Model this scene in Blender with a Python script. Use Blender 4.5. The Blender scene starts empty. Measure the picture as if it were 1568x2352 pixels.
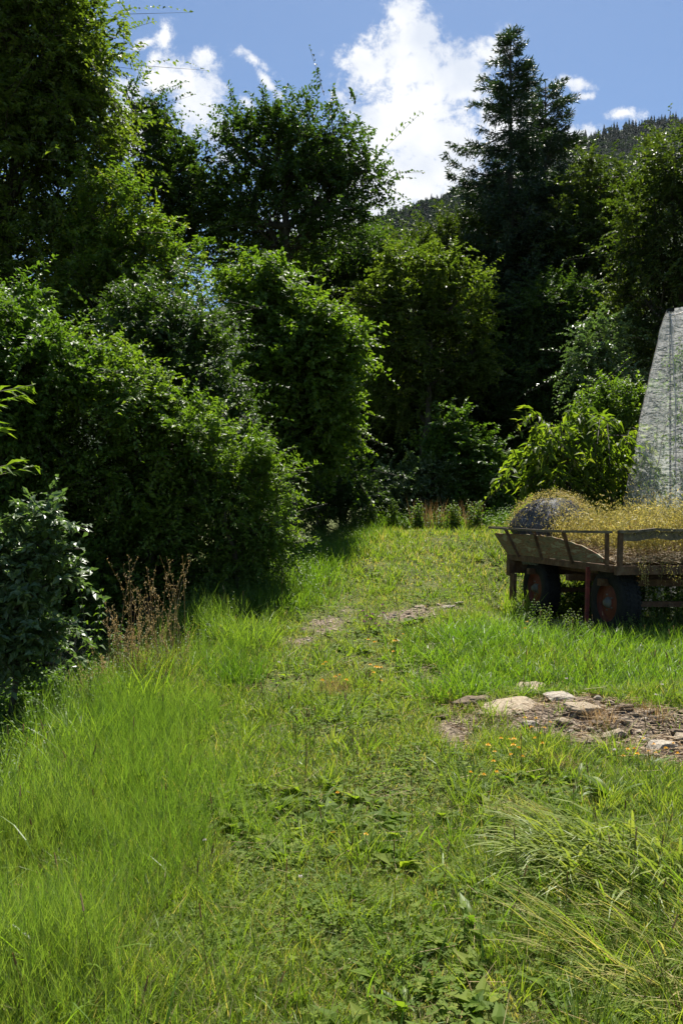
import bpy, bmesh, math
import numpy as np
from mathutils import Vector, Matrix, noise as mnoise

# ------------------------------------------------------------------ camera, sky, sun, exposure
sc = bpy.context.scene
COL = sc.collection
K, CX, HZ = 1895.0, 784.0, 1200.0          # focal length and horizon of the photograph, 1568 x 2352 units
EYE = 1.6
cam_d = bpy.data.cameras.new('camera')
cam = bpy.data.objects.new('camera', cam_d)
COL.objects.link(cam)
cam.location = (0, 0, EYE)
cam.rotation_euler = (math.radians(90), 0, 0)
cam_d.sensor_fit = 'VERTICAL'
cam_d.sensor_height = 36.0
cam_d.sensor_width = 24.0
cam_d.lens = 36.0 * K / 2352.0
cam_d.shift_y = 24.0 / 2352.0
cam_d.clip_start = 0.05
cam_d.clip_end = 20000
sc.camera = cam

SUN_EL, SUN_AZ = math.radians(61), math.radians(10)   # azimuth from the view direction towards the right
sun_d = bpy.data.lights.new('sun', 'SUN')
sun_d.energy = 5.0
sun_d.angle = math.radians(0.5)
sun_d.color = (1.0, 0.95, 0.86)
sun = bpy.data.objects.new('sun', sun_d)
COL.objects.link(sun)
S = Vector((math.cos(SUN_EL) * math.sin(SUN_AZ), math.cos(SUN_EL) * math.cos(SUN_AZ), math.sin(SUN_EL)))
sun.rotation_euler = S.to_track_quat('Z', 'Y').to_euler()
sun.location = S * 50

vs = sc.view_settings
vs.view_transform = 'Standard'
vs.look = 'None'
vs.exposure = 1.27
vs.gamma = 1.0
vs.use_curve_mapping = False
sc.cycles.max_bounces = 8
sc.cycles.diffuse_bounces = 3
sc.cycles.glossy_bounces = 2
sc.cycles.transmission_bounces = 4
sc.cycles.transparent_max_bounces = 16
sc.cycles.use_denoising = True
sc.cycles.sample_clamp_indirect = 4.0

W = bpy.data.worlds.new('World')
sc.world = W
W.use_nodes = True
nt = W.node_tree
nt.nodes.clear()


def N(tree, typ, **kw):
    n = tree.nodes.new(typ)
    for k, v in kw.items():
        setattr(n, k, v)
    return n


def build_world():
    L = nt.links.new
    out = N(nt, 'ShaderNodeOutputWorld')
    bg = N(nt, 'ShaderNodeBackground')
    bg.inputs['Strength'].default_value = 0.049
    sky = N(nt, 'ShaderNodeTexSky', sky_type='NISHITA')
    sky.sun_disc = False
    sky.sun_elevation = SUN_EL
    sky.sun_rotation = SUN_AZ
    sky.altitude = 600
    sky.air_density = 1.0
    sky.dust_density = 0.6
    sky.ozone_density = 1.0
    tc = N(nt, 'ShaderNodeTexCoord')
    # clouds: a field of soft ellipses over directions (x/y, z/y), broken up by noise
    sep = N(nt, 'ShaderNodeSeparateXYZ')
    L(tc.outputs['Generated'], sep.inputs[0])
    mx = N(nt, 'ShaderNodeMath', operation='MAXIMUM')
    L(sep.outputs['Y'], mx.inputs[0]); mx.inputs[1].default_value = 0.02
    du = N(nt, 'ShaderNodeMath', operation='DIVIDE'); L(sep.outputs['X'], du.inputs[0]); L(mx.outputs[0], du.inputs[1])
    dv = N(nt, 'ShaderNodeMath', operation='DIVIDE'); L(sep.outputs['Z'], dv.inputs[0]); L(mx.outputs[0], dv.inputs[1])
    uv = N(nt, 'ShaderNodeCombineXYZ'); L(du.outputs[0], uv.inputs[0]); L(dv.outputs[0], uv.inputs[1])
    # domain warp
    wn = N(nt, 'ShaderNodeTexNoise'); wn.inputs['Scale'].default_value = 9.0; wn.inputs['Detail'].default_value = 4.0
    L(uv.outputs[0], wn.inputs['Vector'])
    wsub = N(nt, 'ShaderNodeVectorMath', operation='SUBTRACT'); L(wn.outputs['Color'], wsub.inputs[0]); wsub.inputs[1].default_value = (.5, .5, .5)
    wsc = N(nt, 'ShaderNodeVectorMath', operation='SCALE'); L(wsub.outputs[0], wsc.inputs[0]); wsc.inputs['Scale'].default_value = 0.05
    wad = N(nt, 'ShaderNodeVectorMath', operation='ADD'); L(uv.outputs[0], wad.inputs[0]); L(wsc.outputs[0], wad.inputs[1])
    # (px, py, rx, ry, rot)
    ell = [(930, 45, 46, 42, 0, 0), (930, 110, 85, 55, .1, 0), (850, 150, 80, 42, -.2, .1), (965, 165, 130, 70, -.2, 0), (1050, 175, 60, 75, .2, 0),
           (925, 290, 135, 130, 0, 0), (1010, 330, 110, 140, .2, 0), (880, 420, 130, 130, 0, 0), (960, 400, 150, 120, 0, 0), (800, 520, 170, 90, 0, 0),
           (1130, 120, 75, 40, .6, .30), (1180, 290, 110, 70, 0, .1), (1290, 300, 100, 36, 0, .3),
           (410, 178, 84, 46, -.35, .05), (450, 235, 62, 66, .5, .08), (455, 130, 46, 36, .3, .36), (372, 82, 54, 28, .8, .40), (328, 110, 48, 20, .5, .46), (290, 205, 50, 34, 0, .45), (495, 290, 36, 36, .4, .36),
           (585, 140, 74, 20, -.7, .44), (612, 190, 54, 17, -1.1, .36), (552, 225, 40, 18, -.9, .5), (525, 350, 40, 30, 0, .4),
           (1318, 186, 58, 19, -.2, .44), (1350, 215, 36, 12, 0, .52), (1445, 262, 70, 19, 0, .44), (1330, 297, 40, 22, 0, .42), (300, 290, 80, 80, 0, .2)]
    prev = None
    for (px, py, rx, ry, rot, weak) in ell:
        m = N(nt, 'ShaderNodeMapping', vector_type='TEXTURE')
        m.inputs['Location'].default_value = ((px - CX) / K, (HZ - py) / K, 0)
        m.inputs['Rotation'].default_value = (0, 0, rot)
        m.inputs['Scale'].default_value = (rx / K, ry / K, 1)
        L(wad.outputs[0], m.inputs['Vector'])
        ln = N(nt, 'ShaderNodeVectorMath', operation='LENGTH'); L(m.outputs[0], ln.inputs[0])
        wk = N(nt, 'ShaderNodeMath', operation='ADD'); L(ln.outputs['Value'], wk.inputs[0]); wk.inputs[1].default_value = weak
        if prev is None:
            prev = wk.outputs[0]
        else:
            mn = N(nt, 'ShaderNodeMath', operation='SMOOTH_MIN'); mn.inputs[2].default_value = 0.12
            L(prev, mn.inputs[0]); L(wk.outputs[0], mn.inputs[1]); prev = mn.outputs[0]
    fb = N(nt, 'ShaderNodeTexNoise'); fb.inputs['Scale'].default_value = 24.0; fb.inputs['Detail'].default_value = 9.0; fb.inputs['Roughness'].default_value = 0.62
    L(uv.outputs[0], fb.inputs['Vector'])
    fm = N(nt, 'ShaderNodeMath', operation='MULTIPLY_ADD'); L(fb.outputs['Fac'], fm.inputs[0]); fm.inputs[1].default_value = -2.2
    fm.inputs[2].default_value = 1.12
    fa = N(nt, 'ShaderNodeMath', operation='ADD'); L(fm.outputs[0], fa.inputs[0]); L(prev, fa.inputs[1])
    f2 = N(nt, 'ShaderNodeTexNoise'); f2.inputs['Scale'].default_value = 70.0; f2.inputs['Detail'].default_value = 8.0; f2.inputs['Roughness'].default_value = 0.68
    L(wad.outputs[0], f2.inputs['Vector'])
    f2m = N(nt, 'ShaderNodeMath', operation='MULTIPLY_ADD'); L(f2.outputs['Fac'], f2m.inputs[0]); f2m.inputs[1].default_value = -1.9; L(fa.outputs[0], f2m.inputs[2])
    f2a = N(nt, 'ShaderNodeMath', operation='ADD'); L(f2m.outputs[0], f2a.inputs[0]); f2a.inputs[1].default_value = 0.98
    mr = N(nt, 'ShaderNodeMapRange', interpolation_type='SMOOTHERSTEP'); L(f2a.outputs[0], mr.inputs['Value'])
    mr.inputs['From Min'].default_value = 1.55; mr.inputs['From Max'].default_value = 0.45
    fwd = N(nt, 'ShaderNodeMath', operation='GREATER_THAN'); L(sep.outputs['Y'], fwd.inputs[0]); fwd.inputs[1].default_value = 0.05
    mk = N(nt, 'ShaderNodeMath', operation='MULTIPLY'); L(mr.outputs[0], mk.inputs[0]); L(fwd.outputs[0], mk.inputs[1])
    # body of the cloud: white with faint grey hollows
    gn = N(nt, 'ShaderNodeTexNoise'); gn.inputs['Scale'].default_value = 11.0; gn.inputs['Detail'].default_value = 5.0
    L(wad.outputs[0], gn.inputs['Vector'])
    cr = N(nt, 'ShaderNodeValToRGB')
    cr.color_ramp.elements[0].position = 0.36; cr.color_ramp.elements[0].color = (6.6, 7.1, 8.0, 1)
    cr.color_ramp.elements[1].position = 0.56; cr.color_ramp.elements[1].color = (8.7, 8.8, 9.0, 1)
    L(gn.outputs['Fac'], cr.inputs[0])
    tint = N(nt, 'ShaderNodeMix', data_type='RGBA', blend_type='MULTIPLY')
    tint.inputs[0].default_value = 1.0
    tint.inputs[7].default_value = (.84, .96, 1.06, 1)
    L(sky.outputs[0], tint.inputs[6])
    mix = N(nt, 'ShaderNodeMix', data_type='RGBA')
    L(mk.outputs[0], mix.inputs[0]); L(tint.outputs[2], mix.inputs[6]); L(cr.outputs[0], mix.inputs[7])
    L(mix.outputs[2], bg.inputs['Color'])
    L(bg.outputs[0], out.inputs[0])
    return tint


SKY_TINT = build_world()

# ------------------------------------------------------------------ helpers
R = np.random.default_rng(7)


def lerp(a, b, t):
    return a + (b - a) * t


def sst(x, a, b):
    t = np.clip((x - a) / (b - a), 0, 1)
    return t * t * (3 - 2 * t)


def vn(x, y, s=0.0):
    """cheap smooth value pattern from a few sines, roughly -1..1"""
    return (np.sin(x * 1.7 + y * 0.9 + s) + np.sin(x * -0.8 + y * 2.1 + 1.3 + s * 2) + np.sin(x * 2.9 - y * 1.4 + 4.1 + s) * .6 + np.sin(x * 4.3 + y * 3.7 + s) * .35) / 2.95


def ground_h(x, y):
    x = np.asarray(x, float); y = np.asarray(y, float)
    base = np.interp(y, [-30, 0, 6, 8, 10, 12, 14, 17, 20, 22.5, 26, 32, 60, 120, 400, 4000],
                     [-1, -.1, 0, .08, .24, .5, .82, 1.22, 1.52, 1.5, 1.1, 1.2, 2.5, 4, 4, 4])
    wr = sst(x, 1.5, 2.7) * (1 - sst(y, 13.2, 17.5))
    low = np.interp(y, [-30, 0, 6, 10, 14, 18], [-1, -.1, 0.0, .1, .14, .5])
    z = lerp(base, low, wr)
    wl = sst(-x - np.interp(y, [0, 3, 5, 8, 10, 14, 20], [1.5, 1.7, 1.75, 1.9, 1.9, 1.1, .6]), 0, 1.8)
    z = z - wl * np.interp(y, [0, 3, 5, 8, 10, 16, 22, 40], [.15, .3, .8, 1.05, .7, .8, .6, 0])
    z = z - .50 * sst(.95 - x, 0, 1.7) * sst(y, 14.5, 18) * (1 - sst(y, 26, 34))
    near = np.exp(-((x / 14) ** 2 + ((y - 8) / 16) ** 2))
    z = z + (0.035 * vn(x * 1.1, y * 1.1) + 0.015 * vn(x * 3.3, y * 3.1, 2)) * near
    # low bank of rubble on the right
    z = z + (0.13 + .03 * vn(x * 6, y * 6, 7)) * np.exp(-(((x - 2.3) / 1.25) ** 4 + ((y - 6.7) / .5) ** 4))
    return z


def at(px, py, d):
    return np.array([(px - CX) / K * d, d, EYE + (HZ - py) / K * d])


def gat(px, py):
    """point of the ground that the direction (px, py) meets"""
    ds = np.linspace(1.5, 40, 3000)
    xs = (px - CX) / K * ds
    zs = EYE + (HZ - py) / K * ds
    below = zs < ground_h(xs, ds)
    i = np.argmax(below) if below.any() else len(ds) - 1
    return np.array([xs[i], ds[i], float(ground_h(xs[i], ds[i]))])


def unit(v):
    return v / (np.linalg.norm(v, axis=-1, keepdims=True) + 1e-9)


class MB:
    """collects triangles and quads with a per-vertex value and a material slot"""
    def __init__(self):
        self.v, self.f3, self.f4, self.a, self.m3, self.m4, self.n = [], [], [], [], [], [], 0

    def add(self, v, f, var=0.5, mat=0):
        v = np.asarray(v, np.float32).reshape(-1, 3); f = np.asarray(f, np.int32)
        if len(v) == 0:
            return
        self.v.append(v)
        self.a.append(np.broadcast_to(np.asarray(var, np.float32), (len(v),)).copy())
        if f.shape[1] == 3:
            self.f3.append(f + self.n); self.m3.append(np.full(len(f), mat, np.int32))
        else:
            self.f4.append(f + self.n); self.m4.append(np.full(len(f), mat, np.int32))
        self.n += len(v)

    def mesh(self, name, mats, smooth=True):
        me = bpy.data.meshes.new(name)
        v = np.concatenate(self.v)
        f3 = np.concatenate(self.f3) if self.f3 else np.zeros((0, 3), np.int32)
        f4 = np.concatenate(self.f4) if self.f4 else np.zeros((0, 4), np.int32)
        me.vertices.add(len(v)); me.vertices.foreach_set('co', v.ravel())
        nl = f3.size + f4.size
        me.loops.add(nl); me.loops.foreach_set('vertex_index', np.concatenate([f3.ravel(), f4.ravel()]))
        me.polygons.add(len(f3) + len(f4))
        st = np.concatenate([np.arange(len(f3)) * 3, f3.size + np.arange(len(f4)) * 4]).astype(np.int32)
        me.polygons.foreach_set('loop_start', st)
        for m in (mats if isinstance(mats, (list, tuple)) else [mats]):
            me.materials.append(m)
        mi = np.concatenate(self.m3 + self.m4)
        if mi.any():
            me.polygons.foreach_set('material_index', mi)
        me.polygons.foreach_set('use_smooth', np.full(len(f3) + len(f4), smooth))
        at_ = me.attributes.new('var', 'FLOAT', 'POINT')
        at_.data.foreach_set('value', np.concatenate(self.a))
        me.update(calc_edges=True)
        me.validate()
        return me

    def build(self, name, mats, parent=None, smooth=True, loc=None):
        o = bpy.data.objects.new(name, self.mesh(name, mats, smooth))
        COL.objects.link(o)
        if parent is not None:
            o.parent = parent
        if loc is not None:
            o.location = loc
        return o


def tag(o, label=None, cat=None, group=None, kind=None):
    for k, v in (('label', label), ('category', cat), ('group', group), ('kind', kind)):
        if v:
            o[k] = v
    return o


def thing(name, label, cat, loc=(0, 0, 0), rz=0.0, group=None):
    o = bpy.data.objects.new(name, None)
    COL.objects.link(o)
    o.location = tuple(float(c) for c in loc)
    o.rotation_euler = (0, 0, rz)
    o.empty_display_size = .2
    return tag(o, label, cat, group)


# ---- shape makers (vectorised)
def segs(mb, A, B, r0, r1, k=5, var=.5, mat=0):
    A = np.asarray(A, float).reshape(-1, 3); B = np.asarray(B, float).reshape(-1, 3)
    n = len(A)
    if n == 0:
        return
    r0 = np.broadcast_to(r0, (n,)); r1 = np.broadcast_to(r1, (n,))
    d = unit(B - A)
    ref = np.where(np.abs(d[:, 2:3]) < .9, np.array([[0, 0, 1.]]), np.array([[1., 0, 0]]))
    s = unit(np.cross(d, ref)); t = np.cross(s, d)
    an = np.arange(k) / k * 2 * math.pi
    ring = np.cos(an)[None, :, None] * s[:, None] + np.sin(an)[None, :, None] * t[:, None]
    va = A[:, None] + ring * r0[:, None, None]; vb = B[:, None] + ring * r1[:, None, None]
    v = np.concatenate([va, vb], 1).reshape(-1, 3)
    i = np.arange(k); j = (i + 1) % k
    q = np.stack([i, j, j + k, i + k], 1)
    f = (np.arange(n)[:, None, None] * 2 * k + q[None]).reshape(-1, 4)
    vr = np.repeat(np.broadcast_to(var, (n,)), 2 * k)
    mb.add(v, f, vr, mat)


def tube(mb, pts, rad, k=6, var=.5, mat=0, cap=True):
    """one polyline swept as a continuous tube"""
    pts = np.asarray(pts, float); m = len(pts)
    rad = np.broadcast_to(rad, (m,))
    d = unit(np.gradient(pts, axis=0))
    ref = np.array([0, 0, 1.]) if abs(d[0, 2]) < .9 else np.array([1., 0, 0])
    s = unit(np.cross(d, ref)); t = np.cross(s, d)
    an = np.arange(k) / k * 2 * math.pi
    v = pts[:, None] + (np.cos(an)[None, :, None] * s[:, None] + np.sin(an)[None, :, None] * t[:, None]) * rad[:, None, None]
    i = np.arange(k); j = (i + 1) % k
    f = np.concatenate([np.stack([i + r * k, j + r * k, j + (r + 1) * k, i + (r + 1) * k], 1) for r in range(m - 1)])
    v = v.reshape(-1, 3)
    mb.add(v, f, var, mat)
    if cap:
        for r, c in ((0, pts[0]), (m - 1, pts[-1])):
            mb.add(np.vstack([v[r * k:(r + 1) * k], c]), np.stack([i, j, np.full(k, k)], 1), var, mat)


def leaves(mb, P, D, Nn, L, Wd, fold=.12, droop=.1, var=.5, mat=0, simple=False):
    n = len(P)
    if n == 0:
        return
    D = unit(D); Sd = unit(np.cross(D, Nn)); Nn = np.cross(Sd, D)
    L = np.broadcast_to(L, (n,))[:, None]; Wd = np.broadcast_to(Wd, (n,))[:, None]
    var = np.broadcast_to(var, (n,))
    l = P + D * L * .42 - Sd * Wd * .5 + Nn * fold * L
    r = P + D * L * .42 + Sd * Wd * .5 + Nn * fold * L
    tip = P + D * L - Nn * droop * L
    if simple:
        v = np.stack([P, r, tip, l], 1).reshape(-1, 3)
        q = np.array([[0, 1, 2], [0, 2, 3]]); kk = 4
    else:
        mid = P + D * L * .5
        v = np.stack([P, r, tip, l, mid], 1).reshape(-1, 3)
        q = np.array([[0, 1, 4], [1, 2, 4], [4, 2, 3], [0, 4, 3]]); kk = 5
    f = (np.arange(n)[:, None, None] * kk + q[None]).reshape(-1, 3)
    mb.add(v, f, np.repeat(var, kk), mat)


def blades(mb, P, yaw, H, lean, curve, Wd, var=.5, mat=0, segn=3):
    """grass blades: bent tapered strips"""
    n = len(P)
    if n == 0:
        return
    H = np.broadcast_to(H, (n,)); lean = np.broadcast_to(lean, (n,)); curve = np.broadcast_to(curve, (n,)); Wd = np.broadcast_to(Wd, (n,))
    dirx = np.stack([np.cos(yaw), np.sin(yaw), np.zeros(n)], 1)
    side = np.stack([-np.sin(yaw), np.cos(yaw), np.zeros(n)], 1)
    rot = R.uniform(-1.2, 1.2, n)
    wv = side * np.cos(rot)[:, None] + dirx * np.sin(rot)[:, None]
    cols = []
    p = P.copy()
    for s in range(segn + 1):
        t = s / segn
        w = (Wd * (1 - t ** 1.8) * (.75 + .5 * t))[:, None] if s < segn else None
        if s < segn:
            cols += [p - wv * w * .5, p + wv * w * .5]
        else:
            cols += [p]
        ang = lean + curve * (t + .5 / segn)
        p = p + (dirx * np.sin(ang)[:, None] + np.array([0, 0, 1.]) * np.cos(ang)[:, None]) * (H / segn)[:, None]
    kk = 2 * segn + 1
    v = np.stack(cols, 1).reshape(-1, 3)
    q = []
    for s in range(segn - 1):
        a = 2 * s
        q += [[a, a + 1, a + 3], [a, a + 3, a + 2]]
    a = 2 * (segn - 1)
    q += [[a, a + 1, a + 2]]
    q = np.array(q)
    f = (np.arange(n)[:, None, None] * kk + q[None]).reshape(-1, 3)
    mb.add(v, f, np.repeat(np.broadcast_to(var, (n,)), kk), mat)


def rdir(n, rng=R):
    return unit(rng.normal(size=(n, 3)))


def box(mb, c, s, rot=None, var=.5, mat=0, jit=0.0):
    c = np.asarray(c, float); h = np.asarray(s, float) / 2
    v = np.array([[x, y, z] for x in (-1, 1) for y in (-1, 1) for z in (-1, 1)], float) * h
    if jit:
        v = v + R.normal(scale=jit, size=v.shape)
    if rot is not None:
        v = v @ np.array(Matrix.Rotation(rot[0], 3, rot[1])).T
    f = [[0, 1, 3, 2], [4, 6, 7, 5], [0, 4, 5, 1], [2, 3, 7, 6], [0, 2, 6, 4], [1, 5, 7, 3]]
    # separate the corners so that faces stay flat-shaded
    vv = np.concatenate([v[q] for q in f]) + c
    mb.add(vv, np.arange(24).reshape(6, 4), var, mat)


def beam(mb, a, b, w, h, var=.5, mat=0, up=(0, 0, 1)):
    a = np.asarray(a, float); b = np.asarray(b, float)
    d = unit(b - a); s = unit(np.cross(d, np.asarray(up, float))); u = np.cross(s, d)
    c = []
    for p in (a, b):
        for sx, sy in ((-1, -1), (1, -1), (1, 1), (-1, 1)):
            c.append(p + s * sx * w / 2 + u * sy * h / 2)
    c = np.array(c)
    f = [[0, 1, 2, 3], [7, 6, 5, 4], [0, 4, 5, 1], [1, 5, 6, 2], [2, 6, 7, 3], [3, 7, 4, 0]]
    mb.add(np.concatenate([c[q] for q in f]), np.arange(24).reshape(6, 4), var, mat)


def lathe(mb, prof, c, ax, k=28, var=.5, mat=0):
    """profile of (radius, offset along the axis) turned about axis ax through c"""
    ax = unit(np.asarray(ax, float)); ref = np.array([0, 0, 1.])
    s = unit(np.cross(ax, ref)); t = np.cross(ax, s)
    an = np.arange(k) / k * 2 * math.pi
    ring = np.cos(an)[:, None] * s + np.sin(an)[:, None] * t
    v = np.concatenate([np.asarray(c) + ring * r + ax * o for r, o in prof])
    i = np.arange(k); j = (i + 1) % k
    f = np.concatenate([np.stack([i + q * k, j + q * k, j + (q + 1) * k, i + (q + 1) * k], 1) for q in range(len(prof) - 1)])
    mb.add(v, f, var, mat)


# ------------------------------------------------------------------ materials
def new_mat(name):
    m = bpy.data.materials.new(name)
    m.use_nodes = True
    t = m.node_tree
    t.nodes.clear()
    return m, t, t.links.new


def ramp_of(t, pts):
    r = N(t, 'ShaderNodeValToRGB')
    e = r.color_ramp.elements
    while len(e) < len(pts):
        e.new(.5)
    for el, (p, c) in zip(e, pts):
        el.position = p; el.color = (*c, 1)
    return r


def leaf_mat(name, pts, trans=.42, tcol=(1.7, 1.9, .55), rough=.42, spec=.5):
    """leaf: glossy diffuse front plus light passing through; colour by the leaf's own 'var'"""
    m, t, L = new_mat(name)
    out = N(t, 'ShaderNodeOutputMaterial')
    a = N(t, 'ShaderNodeAttribute', attribute_name='var')
    r = ramp_of(t, pts)
    L(a.outputs['Fac'], r.inputs[0])
    p = N(t, 'ShaderNodeBsdfPrincipled')
    L(r.outputs[0], p.inputs['Base Color'])
    p.inputs['Roughness'].default_value = rough
    p.inputs['Specular IOR Level'].default_value = spec
    tr = N(t, 'ShaderNodeBsdfTranslucent')
    mu = N(t, 'ShaderNodeMix', data_type='RGBA', blend_type='MULTIPLY')
    mu.inputs[0].default_value = 1.0
    L(r.outputs[0], mu.inputs[6]); mu.inputs[7].default_value = (*tcol, 1)
    L(mu.outputs[2], tr.inputs['Color'])
    mx = N(t, 'ShaderNodeMixShader'); mx.inputs[0].default_value = trans
    L(p.outputs[0], mx.inputs[1]); L(tr.outputs[0], mx.inputs[2]); L(mx.outputs[0], out.inputs[0])
    return m


def surf_mat(name, pts, scale=4.0, detail=8.0, rough=.8, bump=.3, bscale=None, spec=.3, stretch=(1, 1, 1), coord='Object', metal=0.0, rgh_noise=.6):
    m, t, L = new_mat(name)
    out = N(t, 'ShaderNodeOutputMaterial')
    p = N(t, 'ShaderNodeBsdfPrincipled')
    tc = N(t, 'ShaderNodeTexCoord'); mp = N(t, 'ShaderNodeMapping'); mp.inputs['Scale'].default_value = stretch
    L(tc.outputs[coord], mp.inputs['Vector'])
    n = N(t, 'ShaderNodeTexNoise'); n.inputs['Scale'].default_value = scale; n.inputs['Detail'].default_value = detail; n.inputs['Roughness'].default_value = rgh_noise
    L(mp.outputs[0], n.inputs['Vector'])
    r = ramp_of(t, pts); L(n.outputs['Fac'], r.inputs[0]); L(r.outputs[0], p.inputs['Base Color'])
    p.inputs['Roughness'].default_value = rough; p.inputs['Specular IOR Level'].default_value = spec; p.inputs['Metallic'].default_value = metal
    if bump:
        n2 = N(t, 'ShaderNodeTexNoise'); n2.inputs['Scale'].default_value = bscale or scale * 5; n2.inputs['Detail'].default_value = 8
        L(mp.outputs[0], n2.inputs['Vector'])
        b = N(t, 'ShaderNodeBump'); b.inputs['Strength'].default_value = bump; b.inputs['Distance'].default_value = .02
        L(n2.outputs['Fac'], b.inputs['Height']); L(b.outputs[0], p.inputs['Normal'])
    L(p.outputs[0], out.inputs[0])
    return m


M = {}
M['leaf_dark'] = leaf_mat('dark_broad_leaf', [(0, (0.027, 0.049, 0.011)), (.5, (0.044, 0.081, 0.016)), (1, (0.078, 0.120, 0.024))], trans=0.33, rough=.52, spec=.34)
M['leaf_mid'] = leaf_mat('mid_green_leaf', [(0, (0.039, 0.073, 0.013)), (.5, (0.066, 0.120, 0.020)), (1, (0.117, 0.173, 0.029))], trans=0.38, rough=.52, spec=.34)
M['leaf_light'] = leaf_mat('light_green_leaf', [(0, (0.049, 0.088, 0.014)), (.5, (0.086, 0.142, 0.020)), (1, (0.145, 0.194, 0.030))], trans=0.42, rough=.52, spec=.34)
M['leaf_yellow'] = leaf_mat('yellow_green_leaf', [(0, (0.055, 0.098, 0.015)), (.6, (0.091, 0.146, 0.022)), (1, (0.171, 0.183, 0.032))], trans=.46, rough=.52, spec=.34)
M['leaf_silver'] = leaf_mat('silvery_leaf', [(0, (0.056, 0.093, 0.032)), (.5, (0.095, 0.140, 0.051)), (1, (0.152, 0.201, 0.081))], trans=.32, tcol=(1.4, 1.7, .7), rough=.40, spec=.6)
M['needle'] = leaf_mat('spruce_needle', [(0, (.012, .026, .010)), (.6, (.022, .044, .014)), (1, (.040, .066, .020))], trans=.22, tcol=(1.4, 1.6, .6), rough=.5)
M['grass'] = leaf_mat('grass_blade', [(0, (.088, .148, .022)), (.45, (.145, .212, .034)), (.78, (.215, .260, .050)), (.9, (.260, .220, .110)), (1, (.360, .300, .180))], trans=.5, tcol=(1.5, 1.55, .5), rough=.5, spec=.35)
M['grass_tall'] = leaf_mat('tall_grass_blade', [(0, (.060, .130, .014)), (.5, (.110, .198, .022)), (1, (.180, .255, .040))], trans=.52, tcol=(1.5, 1.55, .5), rough=.45, spec=.4)
M['horsetail'] = leaf_mat('horsetail_thread', [(0, (.080, .142, .024)), (.5, (.134, .212, .040)), (1, (.205, .264, .072))], trans=.5, tcol=(1.45, 1.55, .5), rough=.55, spec=.3)
M['clover'] = leaf_mat('clover_leaf', [(0, (.065, .115, .015)), (.5, (.110, .165, .022)), (1, (.180, .220, .034))], trans=.46, rough=.65, spec=.15)
M['leaf_olive'] = leaf_mat('olive_leaf', [(0, (0.044, 0.071, 0.012)), (.5, (0.078, 0.115, 0.018)), (1, (0.140, 0.171, 0.032))], trans=.42, rough=.52, spec=.34)
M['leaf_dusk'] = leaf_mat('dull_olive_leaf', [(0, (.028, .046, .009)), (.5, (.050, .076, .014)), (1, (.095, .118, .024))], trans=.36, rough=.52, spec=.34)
M['leaf_cherry'] = leaf_mat('cherry_leaf', [(0, (.060, .100, .014)), (.5, (.095, .140, .020)), (1, (.160, .180, .030))], trans=.62, tcol=(1.7, 1.8, .5), rough=.48, spec=.34)
M['grass_pale'] = leaf_mat('pale_grass_blade', [(0, (.14, .20, .035)), (.5, (.22, .26, .06)), (.8, (.32, .30, .10)), (1, (.42, .34, .16))], trans=.45, tcol=(1.3, 1.3, .6), rough=.45, spec=.4)
M['straw'] = leaf_mat('dry_straw', [(0, (.20, .13, .055)), (.5, (.36, .26, .12)), (1, (.52, .42, .24))], trans=.30, tcol=(1.2, 1.1, .8), rough=.6)
M['weed_gold'] = leaf_mat('golden_weed', [(0, (.20, .21, .065)), (.5, (.37, .335, .125)), (.85, (.50, .43, .20)), (1, (.42, .25, .14))], trans=.42, tcol=(1.3, 1.2, .6), rough=.5)
M['russet'] = leaf_mat('russet_stalk', [(0, (.14, .075, .028)), (.5, (.32, .21, .095)), (1, (.50, .38, .22))], trans=.3, tcol=(1.2, 1.1, .8), rough=.6)
M['bark'] = surf_mat('bark', [(.3, (.035, .028, .020)), (.7, (.10, .085, .065))], 6, stretch=(1, 1, .25), bump=.6)
M['twig'] = surf_mat('green_twig', [(.3, (.05, .05, .02)), (.7, (.10, .11, .04))], 9, bump=0)
M['rock'] = surf_mat('pale_limestone', [(.25, (.17, .125, .08)), (.45, (.30, .24, .165)), (.7, (.41, .34, .245))], 7, bump=.7, bscale=26, rough=.9, coord='Object')
M['rock_white'] = surf_mat('white_limestone', [(.25, (.22, .18, .13)), (.55, (.38, .335, .27)), (.8, (.48, .44, .38))], 8, bump=.6, bscale=30, rough=.9)
M['rock_brown'] = surf_mat('earthy_stone', [(.25, (.09, .065, .042)), (.55, (.18, .135, .09)), (.8, (.27, .22, .16))], 8, bump=.7, bscale=26, rough=.9)
M['rust'] = surf_mat('rusty_painted_iron', [(.3, (.055, .035, .022)), (.5, (.11, .055, .03)), (.7, (.16, .11, .07))], 9, bump=.4, rough=.75)
M['old_board'] = surf_mat('weathered_board', [(.28, (.035, .025, .018)), (.40, (.13, .10, .065)), (.48, (.19, .165, .105)), (.53, (.17, .06, .03)), (.58, (.24, .215, .145)), (.72, (.36, .33, .25))], 4.6, bump=.5, rough=.85, stretch=(.5, 1, 2.2), rgh_noise=.68)
M['rail_wood'] = surf_mat('grey_rail_wood', [(.3, (.07, .055, .04)), (.6, (.19, .15, .11)), (.8, (.30, .255, .20))], 5, bump=.5, rough=.85, stretch=(.4, 3, 3))
M['rubber'] = surf_mat('old_rubber', [(.3, (.009, .009, .010)), (.7, (.022, .0215, .021))], 12, bump=.4, rough=.75, spec=.2)
M['rim'] = surf_mat('faded_red_rim', [(.3, (.07, .018, .010)), (.55, (.15, .034, .016)), (.8, (.12, .05, .03))], 7, bump=.3, rough=.6)
M['hub'] = surf_mat('grey_hub', [(.3, (.08, .075, .06)), (.7, (.18, .17, .15))], 9, bump=.3, rough=.6)
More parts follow.
